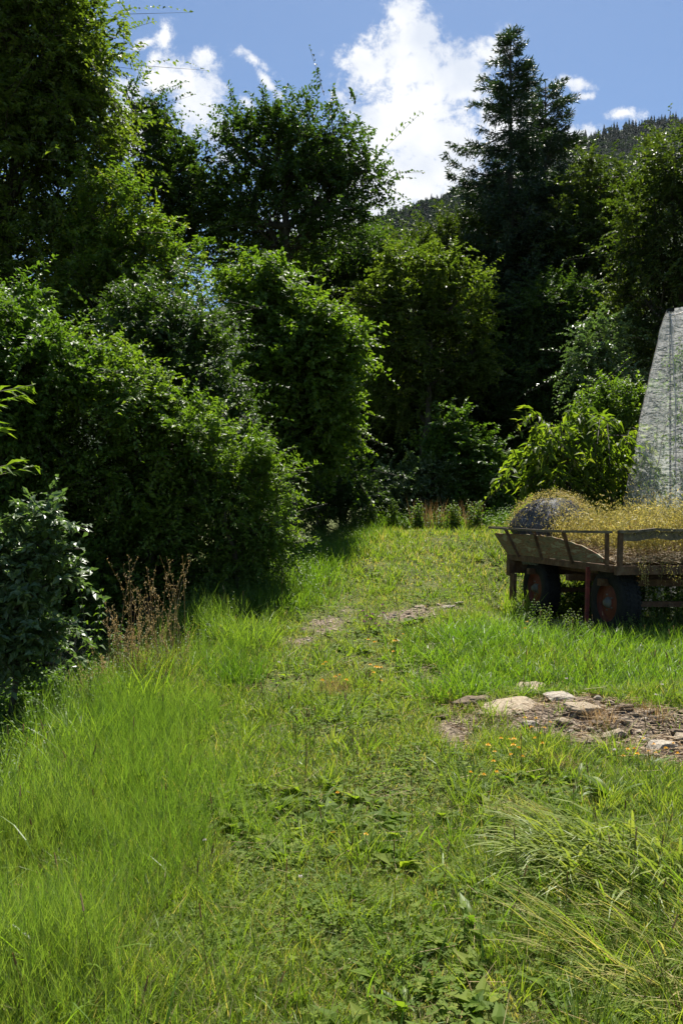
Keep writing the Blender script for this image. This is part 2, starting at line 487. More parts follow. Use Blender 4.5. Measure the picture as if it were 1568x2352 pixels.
M['red_post'] = surf_mat('red_paint_worn', [(.3, (.06, .025, .02)), (.55, (.20, .035, .03)), (.8, (.26, .07, .055))], 12, bump=.3, rough=.7)
M['net_black'] = surf_mat('black_netting', [(.3, (.03, .032, .038)), (.5, (.10, .105, .12)), (.72, (.22, .23, .25))], 60, bump=.8, bscale=80, rough=.55, stretch=(1, 1, .35))
M['net_strand'] = surf_mat('net_strand', [(.3, (.04, .04, .045)), (.7, (.20, .20, .22))], 15, bump=0, rough=.5)
M['post'] = surf_mat('dark_post', [(.3, (.12, .11, .10)), (.7, (.24, .23, .20))], 8, bump=.3)
M['apple'] = surf_mat('red_apple', [(.35, (.40, .05, .03)), (.7, (.45, .16, .05))], 6, bump=0, rough=.35, spec=.5)


def petal_mat(name, col, rough=.6):
    m, t, L = new_mat(name)
    out = N(t, 'ShaderNodeOutputMaterial'); p = N(t, 'ShaderNodeBsdfPrincipled'); tr = N(t, 'ShaderNodeBsdfTranslucent'); mx = N(t, 'ShaderNodeMixShader')
    p.inputs['Base Color'].default_value = (*col, 1); p.inputs['Roughness'].default_value = rough
    tr.inputs['Color'].default_value = (*col, 1); mx.inputs[0].default_value = .3
    L(p.outputs[0], mx.inputs[1]); L(tr.outputs[0], mx.inputs[2]); L(mx.outputs[0], out.inputs[0])
    return m


M['petal_yellow'] = petal_mat('yellow_petal', (.80, .42, .02))
M['petal_purple'] = petal_mat('purple_petal', (.36, .10, .28))
M['petal_white'] = petal_mat('white_petal', (.72, .66, .62))


def net_mat():
    """fine white hail net: mostly open mesh, the threads scatter light"""
    m, t, L = new_mat('white_hail_net')
    out = N(t, 'ShaderNodeOutputMaterial')
    tr = N(t, 'ShaderNodeBsdfTransparent')
    d = N(t, 'ShaderNodeBsdfDiffuse'); d.inputs['Color'].default_value = (.78, .78, .77, 1)
    l = N(t, 'ShaderNodeBsdfTranslucent'); l.inputs['Color'].default_value = (.76, .76, .75, 1)
    a = N(t, 'ShaderNodeMixShader'); a.inputs[0].default_value = .5
    L(d.outputs[0], a.inputs[1]); L(l.outputs[0], a.inputs[2])
    tc = N(t, 'ShaderNodeTexCoord'); mp = N(t, 'ShaderNodeMapping'); mp.inputs['Scale'].default_value = (1.6, 1.6, 2.2)
    L(tc.outputs['Object'], mp.inputs['Vector'])
    n = N(t, 'ShaderNodeTexNoise'); n.inputs['Scale'].default_value = 3.5; n.inputs['Detail'].default_value = 6
    L(mp.outputs[0], n.inputs['Vector'])
    mr = N(t, 'ShaderNodeMapRange'); mr.inputs['From Min'].default_value = .35; mr.inputs['From Max'].default_value = .7
    mr.inputs['To Min'].default_value = .26; mr.inputs['To Max'].default_value = .46
    L(n.outputs['Fac'], mr.inputs['Value'])
    n2 = N(t, 'ShaderNodeTexNoise'); n2.inputs['Scale'].default_value = 4.5; n2.inputs['Detail'].default_value = 2.5; n2.inputs['Distortion'].default_value = .6
    mp2 = N(t, 'ShaderNodeMapping'); mp2.inputs['Scale'].default_value = (1.6, 1.6, 3.4); L(tc.outputs['Object'], mp2.inputs['Vector']); L(mp2.outputs[0], n2.inputs['Vector'])
    bp = N(t, 'ShaderNodeBump'); bp.inputs['Strength'].default_value = .8; bp.inputs['Distance'].default_value = .2
    L(n2.outputs['Fac'], bp.inputs['Height']); L(bp.outputs[0], d.inputs['Normal']); L(bp.outputs[0], l.inputs['Normal'])
    mx = N(t, 'ShaderNodeMixShader')
    L(mr.outputs[0], mx.inputs[0]); L(tr.outputs[0], mx.inputs[1]); L(a.outputs[0], mx.inputs[2]); L(mx.outputs[0], out.inputs[0])
    return m


M['net_white'] = net_mat()


def ground_mat():
    m, t, L = new_mat('meadow_soil')
    out = N(t, 'ShaderNodeOutputMaterial'); p = N(t, 'ShaderNodeBsdfPrincipled'); p.inputs['Roughness'].default_value = .95
    p.inputs['Specular IOR Level'].default_value = .15
    tc = N(t, 'ShaderNodeTexCoord')
    n1 = N(t, 'ShaderNodeTexNoise'); n1.inputs['Scale'].default_value = 9; n1.inputs['Detail'].default_value = 10; n1.inputs['Roughness'].default_value = .7
    L(tc.outputs['Object'], n1.inputs['Vector'])
    green = ramp_of(t, [(.3, (.040, .050, .014)), (.5, (.075, .095, .022)), (.62, (.13, .125, .045)), (.75, (.20, .155, .085))])
    L(n1.outputs['Fac'], green.inputs[0])
    v = N(t, 'ShaderNodeTexVoronoi'); v.inputs['Scale'].default_value = 38; L(tc.outputs['Object'], v.inputs['Vector'])
    gr = ramp_of(t, [(0, (.050, .038, .028)), (.4, (.125, .095, .068)), (.68, (.22, .175, .128)), (1, (.40, .35, .27))])
    mixv = N(t, 'ShaderNodeMix', data_type='FLOAT'); mixv.inputs[0].default_value = .55
    sv = N(t, 'ShaderNodeSeparateColor'); L(v.outputs['Color'], sv.inputs[0])
    L(sv.outputs[0], mixv.inputs[2]); L(n1.outputs['Fac'], mixv.inputs[3]); L(mixv.outputs[0], gr.inputs[0])
    a = N(t, 'ShaderNodeAttribute', attribute_name='var')
    n2 = N(t, 'ShaderNodeTexNoise'); n2.inputs['Scale'].default_value = 5; n2.inputs['Detail'].default_value = 8; L(tc.outputs['Object'], n2.inputs['Vector'])
    ad = N(t, 'ShaderNodeMath', operation='MULTIPLY_ADD'); L(n2.outputs['Fac'], ad.inputs[0]); ad.inputs[1].default_value = .8
    sb = N(t, 'ShaderNodeMath', operation='SUBTRACT'); L(a.outputs['Fac'], sb.inputs[0]); sb.inputs[1].default_value = .4; L(sb.outputs[0], ad.inputs[2])
    mr = N(t, 'ShaderNodeMapRange', interpolation_type='SMOOTHSTEP'); mr.inputs['From Min'].default_value = .30; mr.inputs['From Max'].default_value = .60
    L(ad.outputs[0], mr.inputs['Value'])
    mx = N(t, 'ShaderNodeMix', data_type='RGBA'); L(mr.outputs[0], mx.inputs[0]); L(green.outputs[0], mx.inputs[6]); L(gr.outputs[0], mx.inputs[7])
    L(mx.outputs[2], p.inputs['Base Color'])
    b = N(t, 'ShaderNodeBump'); b.inputs['Strength'].default_value = .9; b.inputs['Distance'].default_value = .03
    bm_ = N(t, 'ShaderNodeMath', operation='ADD'); L(n1.outputs['Fac'], bm_.inputs[0]); L(v.outputs['Distance'], bm_.inputs[1])
    L(bm_.outputs[0], b.inputs['Height']); L(b.outputs[0], p.inputs['Normal'])
    L(p.outputs[0], out.inputs[0])
    return m


M['ground'] = ground_mat()
M['hill'] = surf_mat('wooded_slope_floor', [(.3, (.012, .024, .010)), (.6, (.024, .042, .014)), (.8, (.045, .062, .020))], .02, bump=0, rough=1)

# ------------------------------------------------------------------ ground
# bare patches (stony track, rubble bank), as ellipses on the ground: centre, radii, angle, strength
BARE = []
for (px, py, rx, ry, an, s) in [(1045, 1690, .14, .36, .1, 1.0), (1060, 1625, .22, .16, 0, .8), (1180, 1640, .5, .22, 0, .95), (1300, 1670, .55, .25, -.05, 1.0),
                                (1440, 1705, .6, .27, -.05, 1.0), (1560, 1725, .5, .25, 0, 1.0), (1205, 1596, .34, .20, 0, .9), (1300, 1618, .45, .18, -.05, .9), (1440, 1648, .6, .22, -.1, .85), (1700, 1735, .6, .3, 0, 1.0),
                                (935, 1414, .50, .30, .5, .62), (1010, 1397, .55, .25, .4, .55), (750, 1435, .34, .55, -.4, .56), (690, 1475, .25, .25, 0, .55), (1000, 1500, .14, .5, .1, .5),
                                (1110, 1385, .4, .25, .4, .5), (985, 1560, .13, .4, .1, .5), (800, 1400, .3, .4, 0, .4), (1300, 1440, 1.0, .55, .1, .9)]:
    g = gat(px, py)
    BARE.append((g[0], g[1], rx, ry, an, s))


def bare(x, y):
    b = np.zeros_like(np.asarray(x, float))
    for (cx, cy, rx, ry, an, s) in BARE:
        dx, dy = x - cx, y - cy
        u = dx * math.cos(an) + dy * math.sin(an); w = -dx * math.sin(an) + dy * math.cos(an)
        b = np.maximum(b, s * np.clip(1.5 - np.sqrt((u / rx) ** 2 + (w / ry) ** 2), 0, 1))
    return np.clip(b + .16 * vn(np.asarray(x) * 7, np.asarray(y) * 7) * (b > .02), 0, 1)


def build_ground():
    xs = np.concatenate([np.array([-3400, -2000, -1000, -400, -150, -70, -40, -25, -16]), np.arange(-11, 11.01, .12), np.array([16, 25, 40, 70, 150, 400, 1000, 2000, 3400])])
    ys = np.concatenate([np.array([-1500, -600, -150, -50, -20, -8, -3]), np.arange(-1, 9, .08), np.arange(9, 24, .14), np.array([24.5, 26, 28, 31, 35, 40, 50, 65, 90, 140, 250, 600, 1300, 2300, 3400])])
    X, Y = np.meshgrid(xs, ys)
    Z = ground_h(X, Y)
    nx, ny = len(xs), len(ys)
    i, j = np.meshgrid(np.arange(nx - 1), np.arange(ny - 1))
    a = (j * nx + i).ravel()
    f = np.stack([a, a + 1, a + 1 + nx, a + nx], 1)
    mb = MB()
    mb.add(np.stack([X, Y, Z], -1), f, bare(X, Y).ravel())
    o = mb.build('ground', M['ground'])
    tag(o, kind='structure')


build_ground()


# ------------------------------------------------------------------ wooded hill behind
def ridge(u):
    """ridge line: distance and elevation slope for a lateral slope u = x/y"""
    px = u * K + CX
    D = np.interp(px, [-1500, 300, 860, 1330, 1568, 2600], [700, 760, 850, 1250, 1500, 2000])
    py = np.interp(px, [-1500, 100, 600, 860, 960, 1050, 1200, 1330, 1450, 1568, 1800, 2600], [1020, 900, 650, 528, 492, 455, 385, 322, 293, 272, 235, 120])
    return D, (HZ - py) / K


def hill_z(u, t):
    D, s = ridge(u)
    zr = EYE + s * D
    y = 120 + t * (D - 120)
    prof = t ** 1.35
    z = 4 + (zr - 4) * prof + 6 * vn(u * 9, t * 7) * t
    return u * y, y, z


def build_hill():
    us = np.linspace(-1.3, .6, 80); ts = np.concatenate([np.linspace(0, 1, 46), [1.25, 1.6]])
    U, T = np.meshgrid(us, ts)
    Tc = np.minimum(T, 1)
    X, Y, Z = hill_z(U, Tc)
    back = T > 1
    Y = np.where(back, Y * (1 + (T - 1)), Y); X = np.where(back, U * Y, X); Z = np.where(back, Z - (T - 1) * 500, Z)
    nx, ny = len(us), len(ts)
    i, j = np.meshgrid(np.arange(nx - 1), np.arange(ny - 1))
    a = (j * nx + i).ravel()
    mb = MB(); mb.add(np.stack([X, Y, Z], -1), np.stack([a, a + 1, a + 1 + nx, a + nx], 1), .5)
    tag(mb.build('hill', M['hill']), kind='structure')
    # forest on it
    rng = np.random.default_rng(3)
    n = 9000
    px = rng.uniform(780, 1720, n); u = (px - CX) / K
    t = rng.uniform(.42, 1.0, n) ** .8
    t[:120] = rng.uniform(.98, 1.0, 120)
    x, y, z = hill_z(u, t)
    con = rng.random(n) < np.where(t > .93, np.interp(px, [800, 1100, 1250], [.6, .75, .95]), .62)
    # conifer: tiers of drooping triangles round a spire
    m = 70
    k = np.arange(m); h0 = 1 - (k / m) ** .8; an = k * 2.399
    rr = (1 - h0) ** .8 * .21 + .012
    tw = .9
    c = np.stack([np.zeros(m), np.zeros(m), h0 + .02], 1)
    e1 = np.stack([np.cos(an - tw / 2) * rr, np.sin(an - tw / 2) * rr, h0 - .05 - .04 * (k % 3)], 1)
    e2 = np.stack([np.cos(an + tw / 2) * rr, np.sin(an + tw / 2) * rr, h0 - .05 - .04 * ((k + 1) % 3)], 1)
    T1 = np.stack([c, e1, e2], 1).reshape(-1, 3)
    dd = rdir(m, rng); dd[:, 2] = np.abs(dd[:, 2]) * 1.2 - .25
    cc = dd * np.array([.30, .30, .36]) * rng.uniform(.7, 1.05, (m, 1)) + np.array([0, 0, .58])
    tri = rng.normal(size=(m, 3, 3)) * .085
    T2 = (cc[:, None] + tri).reshape(-1, 3)
    mb = MB()
    for T_, sel, hh in ((T1, con, (6, 19)), (T2, ~con, (8, 15))):
        idx = np.where(sel)[0]; q = len(idx)
        hgt = rng.uniform(*hh, q); a = rng.uniform(0, 6.28, q)
        ca, sa = np.cos(a), np.sin(a)
        V = np.empty((q, len(T_), 3))
        V[:, :, 0] = (T_[None, :, 0] * ca[:, None] - T_[None, :, 1] * sa[:, None]) * hgt[:, None] + x[idx, None]
        V[:, :, 1] = (T_[None, :, 0] * sa[:, None] + T_[None, :, 1] * ca[:, None]) * hgt[:, None] + y[idx, None]
        V[:, :, 2] = T_[None, :, 2] * hgt[:, None] + z[idx, None] - .6
        f = np.arange(q * len(T_)).reshape(-1, 3)
        var = np.repeat(rng.uniform(0, .55, q) if T_ is T1 else rng.uniform(.6, 1.0, q), len(T_))
        mb.add(V.reshape(-1, 3), f, var)
    fm = leaf_mat('hill_forest', [(0, (.008, .018, .013)), (.5, (.014, .029, .017)), (.62, (.026, .046, .018)), (1, (.042, .066, .022))], trans=.14, rough=.7)
    tag(mb.build('forest', fm, smooth=False), 'dark conifer forest covering the far hillside', 'forest', kind='stuff')


build_hill()


# ------------------------------------------------------------------ trees and bushes
def lobe_noise(d, sd):
    rng = np.random.default_rng(sd)
    s = np.zeros(len(d))
    for fq in (2.2, 3.7, 6.0):
        w = rng.normal(size=(3, 3)) * fq
        s += np.sin(d @ w + rng.uniform(0, 6, 3)).sum(1) / fq
    return s * .55


def plant(name, label, cat, d, lobes, leaf, mat, clump=.45, dens=4.0, sprays=6, per=18, seed=1, base=None, depth=1.0, group=None,
          trunk_r=.12, simple=False, up=.35, droop=.25, inner=.35, width=.55, trunk_mat='bark', fringe=.16, ground=True, limb_show=True):
    """a woody plant: trunk > limbs > clumps of leafy sprays. lobes: (px, py, rx, ry[, dd[, k]]) sizes in photo units at distance d"""
    rng = np.random.default_rng(seed)
    leaf, dens = leaf * 1.13, dens * .90
    C, Rr = [], []
    for lb in lobes:
        dd = d + (lb[4] if len(lb) > 4 else 0)
        c = at(lb[0], lb[1], dd); rx, rz = lb[2] / K * dd, lb[3] / K * dd
        ry = max(.5 * (rx + rz), .3) * depth * (lb[5] if len(lb) > 5 else 1)
        C.append(c); Rr.append((rx, ry, rz))
    C = np.array(C); Rr = np.array(Rr)
    if base is None:
        wts = Rr.prod(1)
        bx, by = (C[:, 0] * wts).sum() / wts.sum(), (C[:, 1] * wts).sum() / wts.sum()
    else:
        bx, by = base
    bz = float(ground_h(bx, by))
    root = thing(name, label, cat, (bx, by, bz), 0, group)
    org = np.array([bx, by, bz])
    P, O, LI = [], [], []
    for li, (c, r) in enumerate(zip(C, Rr)):
        ar = 4 * math.pi * (((r[0] * r[1]) ** 1.6 + (r[0] * r[2]) ** 1.6 + (r[1] * r[2]) ** 1.6) / 3) ** (1 / 1.6)
        ns = max(3, int(ar * dens)); ni = int(ns * inner)
        dv = rdir(ns + ni, rng)
        rad = np.concatenate([rng.uniform(.72, 1.0, ns), rng.uniform(.25, .72, ni)])
        rad = rad * (1 + .30 * lobe_noise(dv, seed * 31 + li))
        p = c + dv * r * rad[:, None]
        keep = np.ones(len(p), bool)
        for lj in range(len(C)):
            if lj != li:
                q = np.sqrt((((p - C[lj]) / Rr[lj]) ** 2).sum(1))
                keep &= (q > .62) | (rng.random(len(p)) < .25)
        if ground:
            keep &= p[:, 2] > ground_h(p[:, 0], p[:, 1]) + .05
        P.append(p[keep]); O.append(unit(dv[keep] / r)); LI.append(np.full(keep.sum(), li))
    P = np.concatenate(P); O = np.concatenate(O); LI = np.concatenate(LI)
    nc = len(P)
    csz = clump * rng.uniform(.6, 1.25, nc)
    cvar = rng.uniform(-.22, .22, nc)
    # sprays
    B = np.repeat(P, sprays, 0) + rng.normal(size=(nc * sprays, 3)) * np.repeat(csz, sprays)[:, None] * .32
    A = unit(np.repeat(O, sprays, 0) * .7 + rdir(nc * sprays, rng) * .85 + np.array([0, 0, up]))
    Ls = np.repeat(csz, sprays) * rng.uniform(.6, 1.5, nc * sprays)
    out = rng.random(nc * sprays) < fringe
    Ls = np.where(out, Ls * rng.uniform(1.4, 2.4, len(out)), Ls)
    n = len(B)
    t = (np.arange(per) + .6)[None] / per * np.ones((n, 1)) + rng.uniform(-.3, .3, (n, per)) / per
    pos = B[:, None] + A[:, None] * (t * Ls[:, None])[..., None]
    pos[..., 2] -= droop * t ** 2 * Ls[:, None]
    sd = unit(np.cross(A, np.array([0, 0, 1.])) + rng.normal(size=(n, 3)) * .35)
    sgn = np.where(np.arange(per) % 2 == 0, 1., -1.)
    D = A[:, None] * .5 + sd[:, None] * sgn[None, :, None] * .9 + rng.normal(size=(n, per, 3)) * .35
    D[..., 2] -= droop * .8
    Nn = np.array([0, 0, 1.]) + rng.normal(size=(n, per, 3)) * .46 + np.repeat(O, sprays, 0)[:, None] * .25
    LL = leaf * rng.uniform(.65, 1.25, (n, per)) * (1 - .25 * t)
    var = np.clip(.5 + np.repeat(cvar, sprays)[:, None] + rng.normal(size=(n, per)) * .17 + .12 * (t - .5), 0, 1)
    keep = np.ones(n * per, bool)
    pf = pos.reshape(-1, 3)
    if ground:
        keep = pf[:, 2] > ground_h(pf[:, 0], pf[:, 1]) + .02
    mb = MB()
    leaves(mb, pf[keep] - org, unit(D.reshape(-1, 3))[keep], unit(Nn.reshape(-1, 3))[keep], LL.ravel()[keep], LL.ravel()[keep] * width, var=var.ravel()[keep], simple=simple)
    mb.build('crown' if cat == 'tree' else 'foliage', M[mat], root, smooth=False)
    # wood: trunk, limbs to the lobes, branches to the clumps, twigs in the sprays
    tb = MB()
    top = C[np.argmax(C[:, 2])]
    mid = C.mean(0)
    spine = np.array([[bx, by, bz - .1], lerp(np.array([bx, by, bz]), mid, .35) + rng.normal(size=3) * .12, lerp(np.array([bx, by, bz]), mid, .75) + rng.normal(size=3) * .15, lerp(mid, top, .6)])
    tt = np.linspace(0, 3, 14)
    sp = np.stack([np.interp(tt, range(4), spine[:, k]) for k in range(3)], 1)
    sp[1:-1] += rng.normal(size=(12, 3)) * trunk_r * .25
    tube(tb, sp - org, trunk_r * np.interp(tt, [0, .3, 1, 2, 3], [1.5, 1.05, .8, .5, .2]), 8)
    for li, c in enumerate(C):
        s0 = sp[np.argmin(np.linalg.norm(sp - (c - np.array([0, 0, Rr[li][2]])), axis=1))]
        pm = lerp(s0, c, .5) + rng.normal(size=3) * .15
        tube(tb, np.array([s0, pm, c, c + (c - pm) * .15]) - org, trunk_r * np.array([.5, .4, .28, .12]), 6)
    pick = rng.random(nc) < (.8 if nc < 260 else .35)
    lim0 = np.array([sp[np.argmin(np.linalg.norm(sp - (c - np.array([0, 0, Rr[li][2]])), axis=1))] for li, c in enumerate(C)])
    Q = lerp(lim0[LI], C[LI], rng.uniform(.35, 1.05, nc)[:, None]) + rng.normal(size=(nc, 3)) * .12 * clump
    Mid = lerp(Q, P, rng.uniform(.35, .65, nc)[:, None]) + rng.normal(size=(nc, 3)) * (.16 * np.linalg.norm(P - Q, axis=1))[:, None]
    segs(tb, Q[pick] - org, Mid[pick] - org, trunk_r * .13, trunk_r * .09, 4)
    segs(tb, Mid[pick] - org, P[pick] - org, trunk_r * .09, trunk_r * .05, 4)
    tip = B + A * Ls[:, None]; tip[:, 2] -= droop * Ls
    kk = rng.random(n) < (.6 if n < 6000 else .25)
    kk &= tip[:, 2] > ground_h(tip[:, 0], tip[:, 1])
    segs(tb, B[kk] - org, tip[kk] - org, leaf * .05, leaf * .02, 3)
    tb.build('trunk' if cat == 'tree' else 'stem', M[trunk_mat], root)
    return root


def all_plants():
    plant('deciduous_tree', 'very tall olive green tree rising past the top edge of the picture', 'tree', 19,
          [(60, 120, 175, 190), (40, 420, 215, 230), (165, 330, 95, 150), (190, 130, 70, 110), (-130, 200, 190, 300), (60, 640, 190, 170), (-60, -60, 220, 160), (60, -160, 160, 120)],
          .13, 'leaf_olive', clump=.75, dens=2.6, sprays=8, per=22, seed=11, depth=.75, trunk_r=.26, simple=True, droop=.35, up=.2)
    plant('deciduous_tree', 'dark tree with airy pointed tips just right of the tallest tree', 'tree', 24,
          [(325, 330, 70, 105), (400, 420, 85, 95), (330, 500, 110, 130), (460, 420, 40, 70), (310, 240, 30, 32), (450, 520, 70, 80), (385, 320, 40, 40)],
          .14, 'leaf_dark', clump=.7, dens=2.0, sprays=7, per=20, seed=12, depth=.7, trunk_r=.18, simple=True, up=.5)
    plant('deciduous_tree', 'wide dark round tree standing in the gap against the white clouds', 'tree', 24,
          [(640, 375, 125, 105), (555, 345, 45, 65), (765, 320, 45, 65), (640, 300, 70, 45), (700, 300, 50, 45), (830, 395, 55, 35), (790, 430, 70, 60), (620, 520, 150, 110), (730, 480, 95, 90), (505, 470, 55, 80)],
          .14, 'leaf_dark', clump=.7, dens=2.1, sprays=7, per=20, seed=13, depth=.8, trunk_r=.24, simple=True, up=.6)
    plant('deciduous_tree', 'young yellowish green tree in front of the tallest trunk', 'tree', 17.5,
          [(250, 490, 65, 80), (330, 570, 80, 60), (200, 610, 95, 100), (415, 625, 80, 50), (290, 690, 100, 90), (180, 740, 90, 90)],
          .11, 'leaf_yellow', clump=.5, dens=4, sprays=7, per=20, seed=14, depth=.8, trunk_r=.12, simple=True)
    plant('hedge_bush', 'tall hedge bush against the left picture edge with a pale shining top', 'bush', 11.4,
          [(25, 755, 75, 95, -.2), (110, 850, 90, 80, -.4), (30, 930, 130, 115, -.1), (-90, 850, 110, 200), (60, 1090, 130, 140, .5), (100, 1290, 120, 120, .8), (-60, 1300, 120, 200, .6)],
          .085, 'leaf_mid', clump=.34, dens=9, sprays=6, per=18, seed=21, inner=.85, depth=1.5, trunk_r=.07)
    plant('hedge_bush', 'broad hedge bush with sunlit yellow green edge bulging over the dry stalks', 'bush', 11.7,
          [(215, 870, 85, 70, -.2), (300, 925, 95, 70, -.5), (420, 1000, 80, 66, -.5), (300, 1080, 150, 115, .4), (400, 1140, 95, 105, .5), (240, 1280, 160, 130, .9), (350, 1300, 105, 110, .9), (465, 1070, 45, 50, 0), (480, 1010, 30, 26, -.4)],
          .08, 'leaf_light', clump=.33, dens=9, sprays=6, per=18, seed=22, inner=.85, depth=1.4, trunk_r=.07)
    plant('hedge_bush', 'domed dark glossy bush rising behind the broad hedge bush', 'bush', 13.6,
          [(375, 755, 95, 80), (455, 845, 80, 95), (305, 735, 60, 50), (500, 950, 55, 65), (370, 870, 110, 90, .8)],
          .085, 'leaf_dark', clump=.4, dens=7, sprays=6, per=18, seed=23, inner=.85, depth=1.5, trunk_r=.08)
    plant('deciduous_tree', 'bright maple like young tree with jagged top above the path end', 'tree', 17.5,
          [(615, 690, 60, 70), (705, 765, 70, 65, -.4), (560, 700, 45, 50), (772, 845, 45, 95, -.3), (650, 870, 105, 120, .5), (725, 985, 85, 95, .4), (622, 640, 28, 32), (620, 1060, 80, 80, .9), (700, 850, 60, 50, -.6)],
          .12, 'leaf_light', clump=.45, dens=5, sprays=6, per=18, seed=24, inner=.85, depth=1.3, trunk_r=.10, width=.7)
    plant('elder_bush', 'light elder bush with feathery paired leaves at the meadow edge', 'bush', 11.9,
          [(580, 1105, 66, 52, -.2), (540, 1180, 85, 60), (612, 1205, 36, 52, -.1), (560, 1265, 80, 55, .2), (475, 1095, 60, 42), (585, 1040, 22, 30), (515, 1315, 75, 55, .3)],
          .085, 'leaf_light', clump=.34, dens=9, sprays=6, per=20, seed=25, inner=.85, depth=1.2, trunk_r=.05, up=.15, width=.42)
    plant('deciduous_tree', 'rounded mid green tree behind the path crest left of the spruce', 'tree', 25,
          [(915, 625, 60, 48), (985, 640, 70, 50, -.5), (1050, 690, 65, 60), (880, 690, 50, 45, -.6), (950, 720, 80, 60, -.4), (1000, 800, 110, 100, .8), (870, 770, 50, 60), (950, 890, 110, 90, 1.2), (1080, 810, 55, 80, .5), (1010, 590, 30, 30)],
          .12, 'leaf_olive', clump=.55, dens=3.6, sprays=7, per=20, seed=26, depth=.9, trunk_r=.14, simple=True)
    plant('deciduous_tree', 'low dark tree crowns wedged between the round tree and the hill', 'tree', 28,
          [(760, 580, 105, 50), (690, 640, 90, 70), (860, 600, 55, 45), (820, 660, 100, 70), (600, 640, 90, 60)],
          .13, 'leaf_dark', clump=.65, dens=2.8, sprays=7, per=20, seed=27, depth=.9, trunk_r=.14, simple=True)
    # dark wood behind the crest
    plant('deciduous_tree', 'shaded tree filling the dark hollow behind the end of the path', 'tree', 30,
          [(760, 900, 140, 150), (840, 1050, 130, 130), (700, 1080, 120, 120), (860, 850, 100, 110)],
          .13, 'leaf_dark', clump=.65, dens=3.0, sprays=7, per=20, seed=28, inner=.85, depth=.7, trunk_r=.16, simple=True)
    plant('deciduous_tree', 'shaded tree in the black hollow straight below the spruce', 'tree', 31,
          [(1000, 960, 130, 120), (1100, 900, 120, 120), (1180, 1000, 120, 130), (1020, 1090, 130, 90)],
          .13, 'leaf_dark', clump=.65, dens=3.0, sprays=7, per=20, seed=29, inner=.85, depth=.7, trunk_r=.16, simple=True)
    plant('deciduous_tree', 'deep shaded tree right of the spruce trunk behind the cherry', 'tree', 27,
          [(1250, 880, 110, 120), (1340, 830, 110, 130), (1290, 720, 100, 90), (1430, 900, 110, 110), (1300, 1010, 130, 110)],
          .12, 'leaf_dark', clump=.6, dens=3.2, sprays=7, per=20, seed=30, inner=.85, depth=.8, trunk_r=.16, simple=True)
    plant('deciduous_tree', 'olive tree with a thin bare top at the right picture edge', 'tree', 23,
          [(1545, 390, 60, 95), (1500, 540, 85, 110), (1590, 560, 100, 180), (1540, 720, 110, 140), (1480, 690, 70, 90), (1650, 800, 120, 200)],
          .12, 'leaf_dusk', clump=.6, dens=3.0, sprays=7, per=20, seed=31, depth=.8, trunk_r=.2, simple=True)
    plant('deciduous_tree', 'olive tree between the double spruce and the right edge, hill above', 'tree', 30,
          [(1375, 430, 50, 55), (1430, 480, 70, 70), (1340, 550, 85, 95), (1410, 620, 105, 110), (1330, 690, 90, 90)],
          .14, 'leaf_dusk', clump=.75, dens=2.4, sprays=8, per=20, seed=32, depth=.8, trunk_r=.2, simple=True)
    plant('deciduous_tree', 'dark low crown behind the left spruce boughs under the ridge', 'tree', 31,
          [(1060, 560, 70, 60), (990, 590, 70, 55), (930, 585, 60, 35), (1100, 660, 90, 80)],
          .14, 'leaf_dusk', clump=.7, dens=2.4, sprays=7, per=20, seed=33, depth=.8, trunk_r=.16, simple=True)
    plant('willow_shrub', 'greyish willow shrub high in the shade left of the white net', 'shrub', 21.5,
          [(1380, 780, 55, 45), (1350, 830, 60, 50), (1420, 850, 45, 50), (1390, 910, 70, 60), (1380, 1000, 60, 80)],
          .10, 'leaf_silver', clump=.45, dens=4.5, sprays=6, per=18, seed=34, depth=.8, trunk_r=.07, simple=True)
    plant('garden_shrub', 'fresh green shrub with reddish tips behind the cherry and beside the net', 'shrub', 16.5,
          [(1430, 930, 65, 40), (1370, 960, 60, 45), (1480, 940, 45, 60), (1440, 1010, 80, 70)],
          .085, 'leaf_light', clump=.36, dens=8, sprays=6, per=18, seed=35, depth=.8, trunk_r=.05)
    plant('cherry_tree', 'small cherry tree with long drooping yellow green leaves behind the wagon', 'tree', 14.6,
          [(1300, 1040, 65, 40), (1390, 1000, 60, 50), (1238, 1030, 45, 20, -.3), (1430, 1070, 50, 65), (1350, 1100, 100, 50), (1225, 1095, 45, 18, -.3), (1262, 992, 40, 18), (1340, 965, 34, 22), (1290, 1085, 70, 26, -.3)],
            .21, 'leaf_cherry', clump=.34, dens=4, sprays=5, per=12, seed=36, depth=.9, trunk_r=.06, droop=1.1, up=.05, width=.34, fringe=.25)
    plant('hazel_shrub', 'dark upright hazel shrub on the crest in front of the black wood', 'shrub', 21.6,
          [(1040, 1000, 38, 55), (1085, 1070, 70, 60), (1010, 1060, 42, 50), (1135, 1100, 45, 45), (1060, 1130, 90, 40)],
          .12, 'leaf_mid', clump=.4, dens=5.5, sprays=6, per=16, seed=37, depth=.9, trunk_r=.05, simple=True, width=.7)
    plant('bramble_shrub', 'low silvery bramble mound left of the dark hazel shrub', 'shrub', 21,
          [(930, 1105, 80, 42), (880, 1125, 45, 35), (990, 1095, 45, 35), (950, 1150, 90, 35)],
          .09, 'leaf_silver', clump=.32, dens=7, sprays=6, per=18, seed=38, depth=.9, trunk_r=.04, simple=True)
    plant('dark_shrub', 'small dark shrub with one bright sprig beside the path hollow', 'shrub', 20,
          [(775, 1115, 55, 50), (720, 1160, 55, 50), (800, 1080, 30, 22), (840, 1150, 50, 40)],
          .10, 'leaf_dark', clump=.36, dens=6, sprays=6, per=18, seed=39, depth=.9, trunk_r=.04, simple=True)
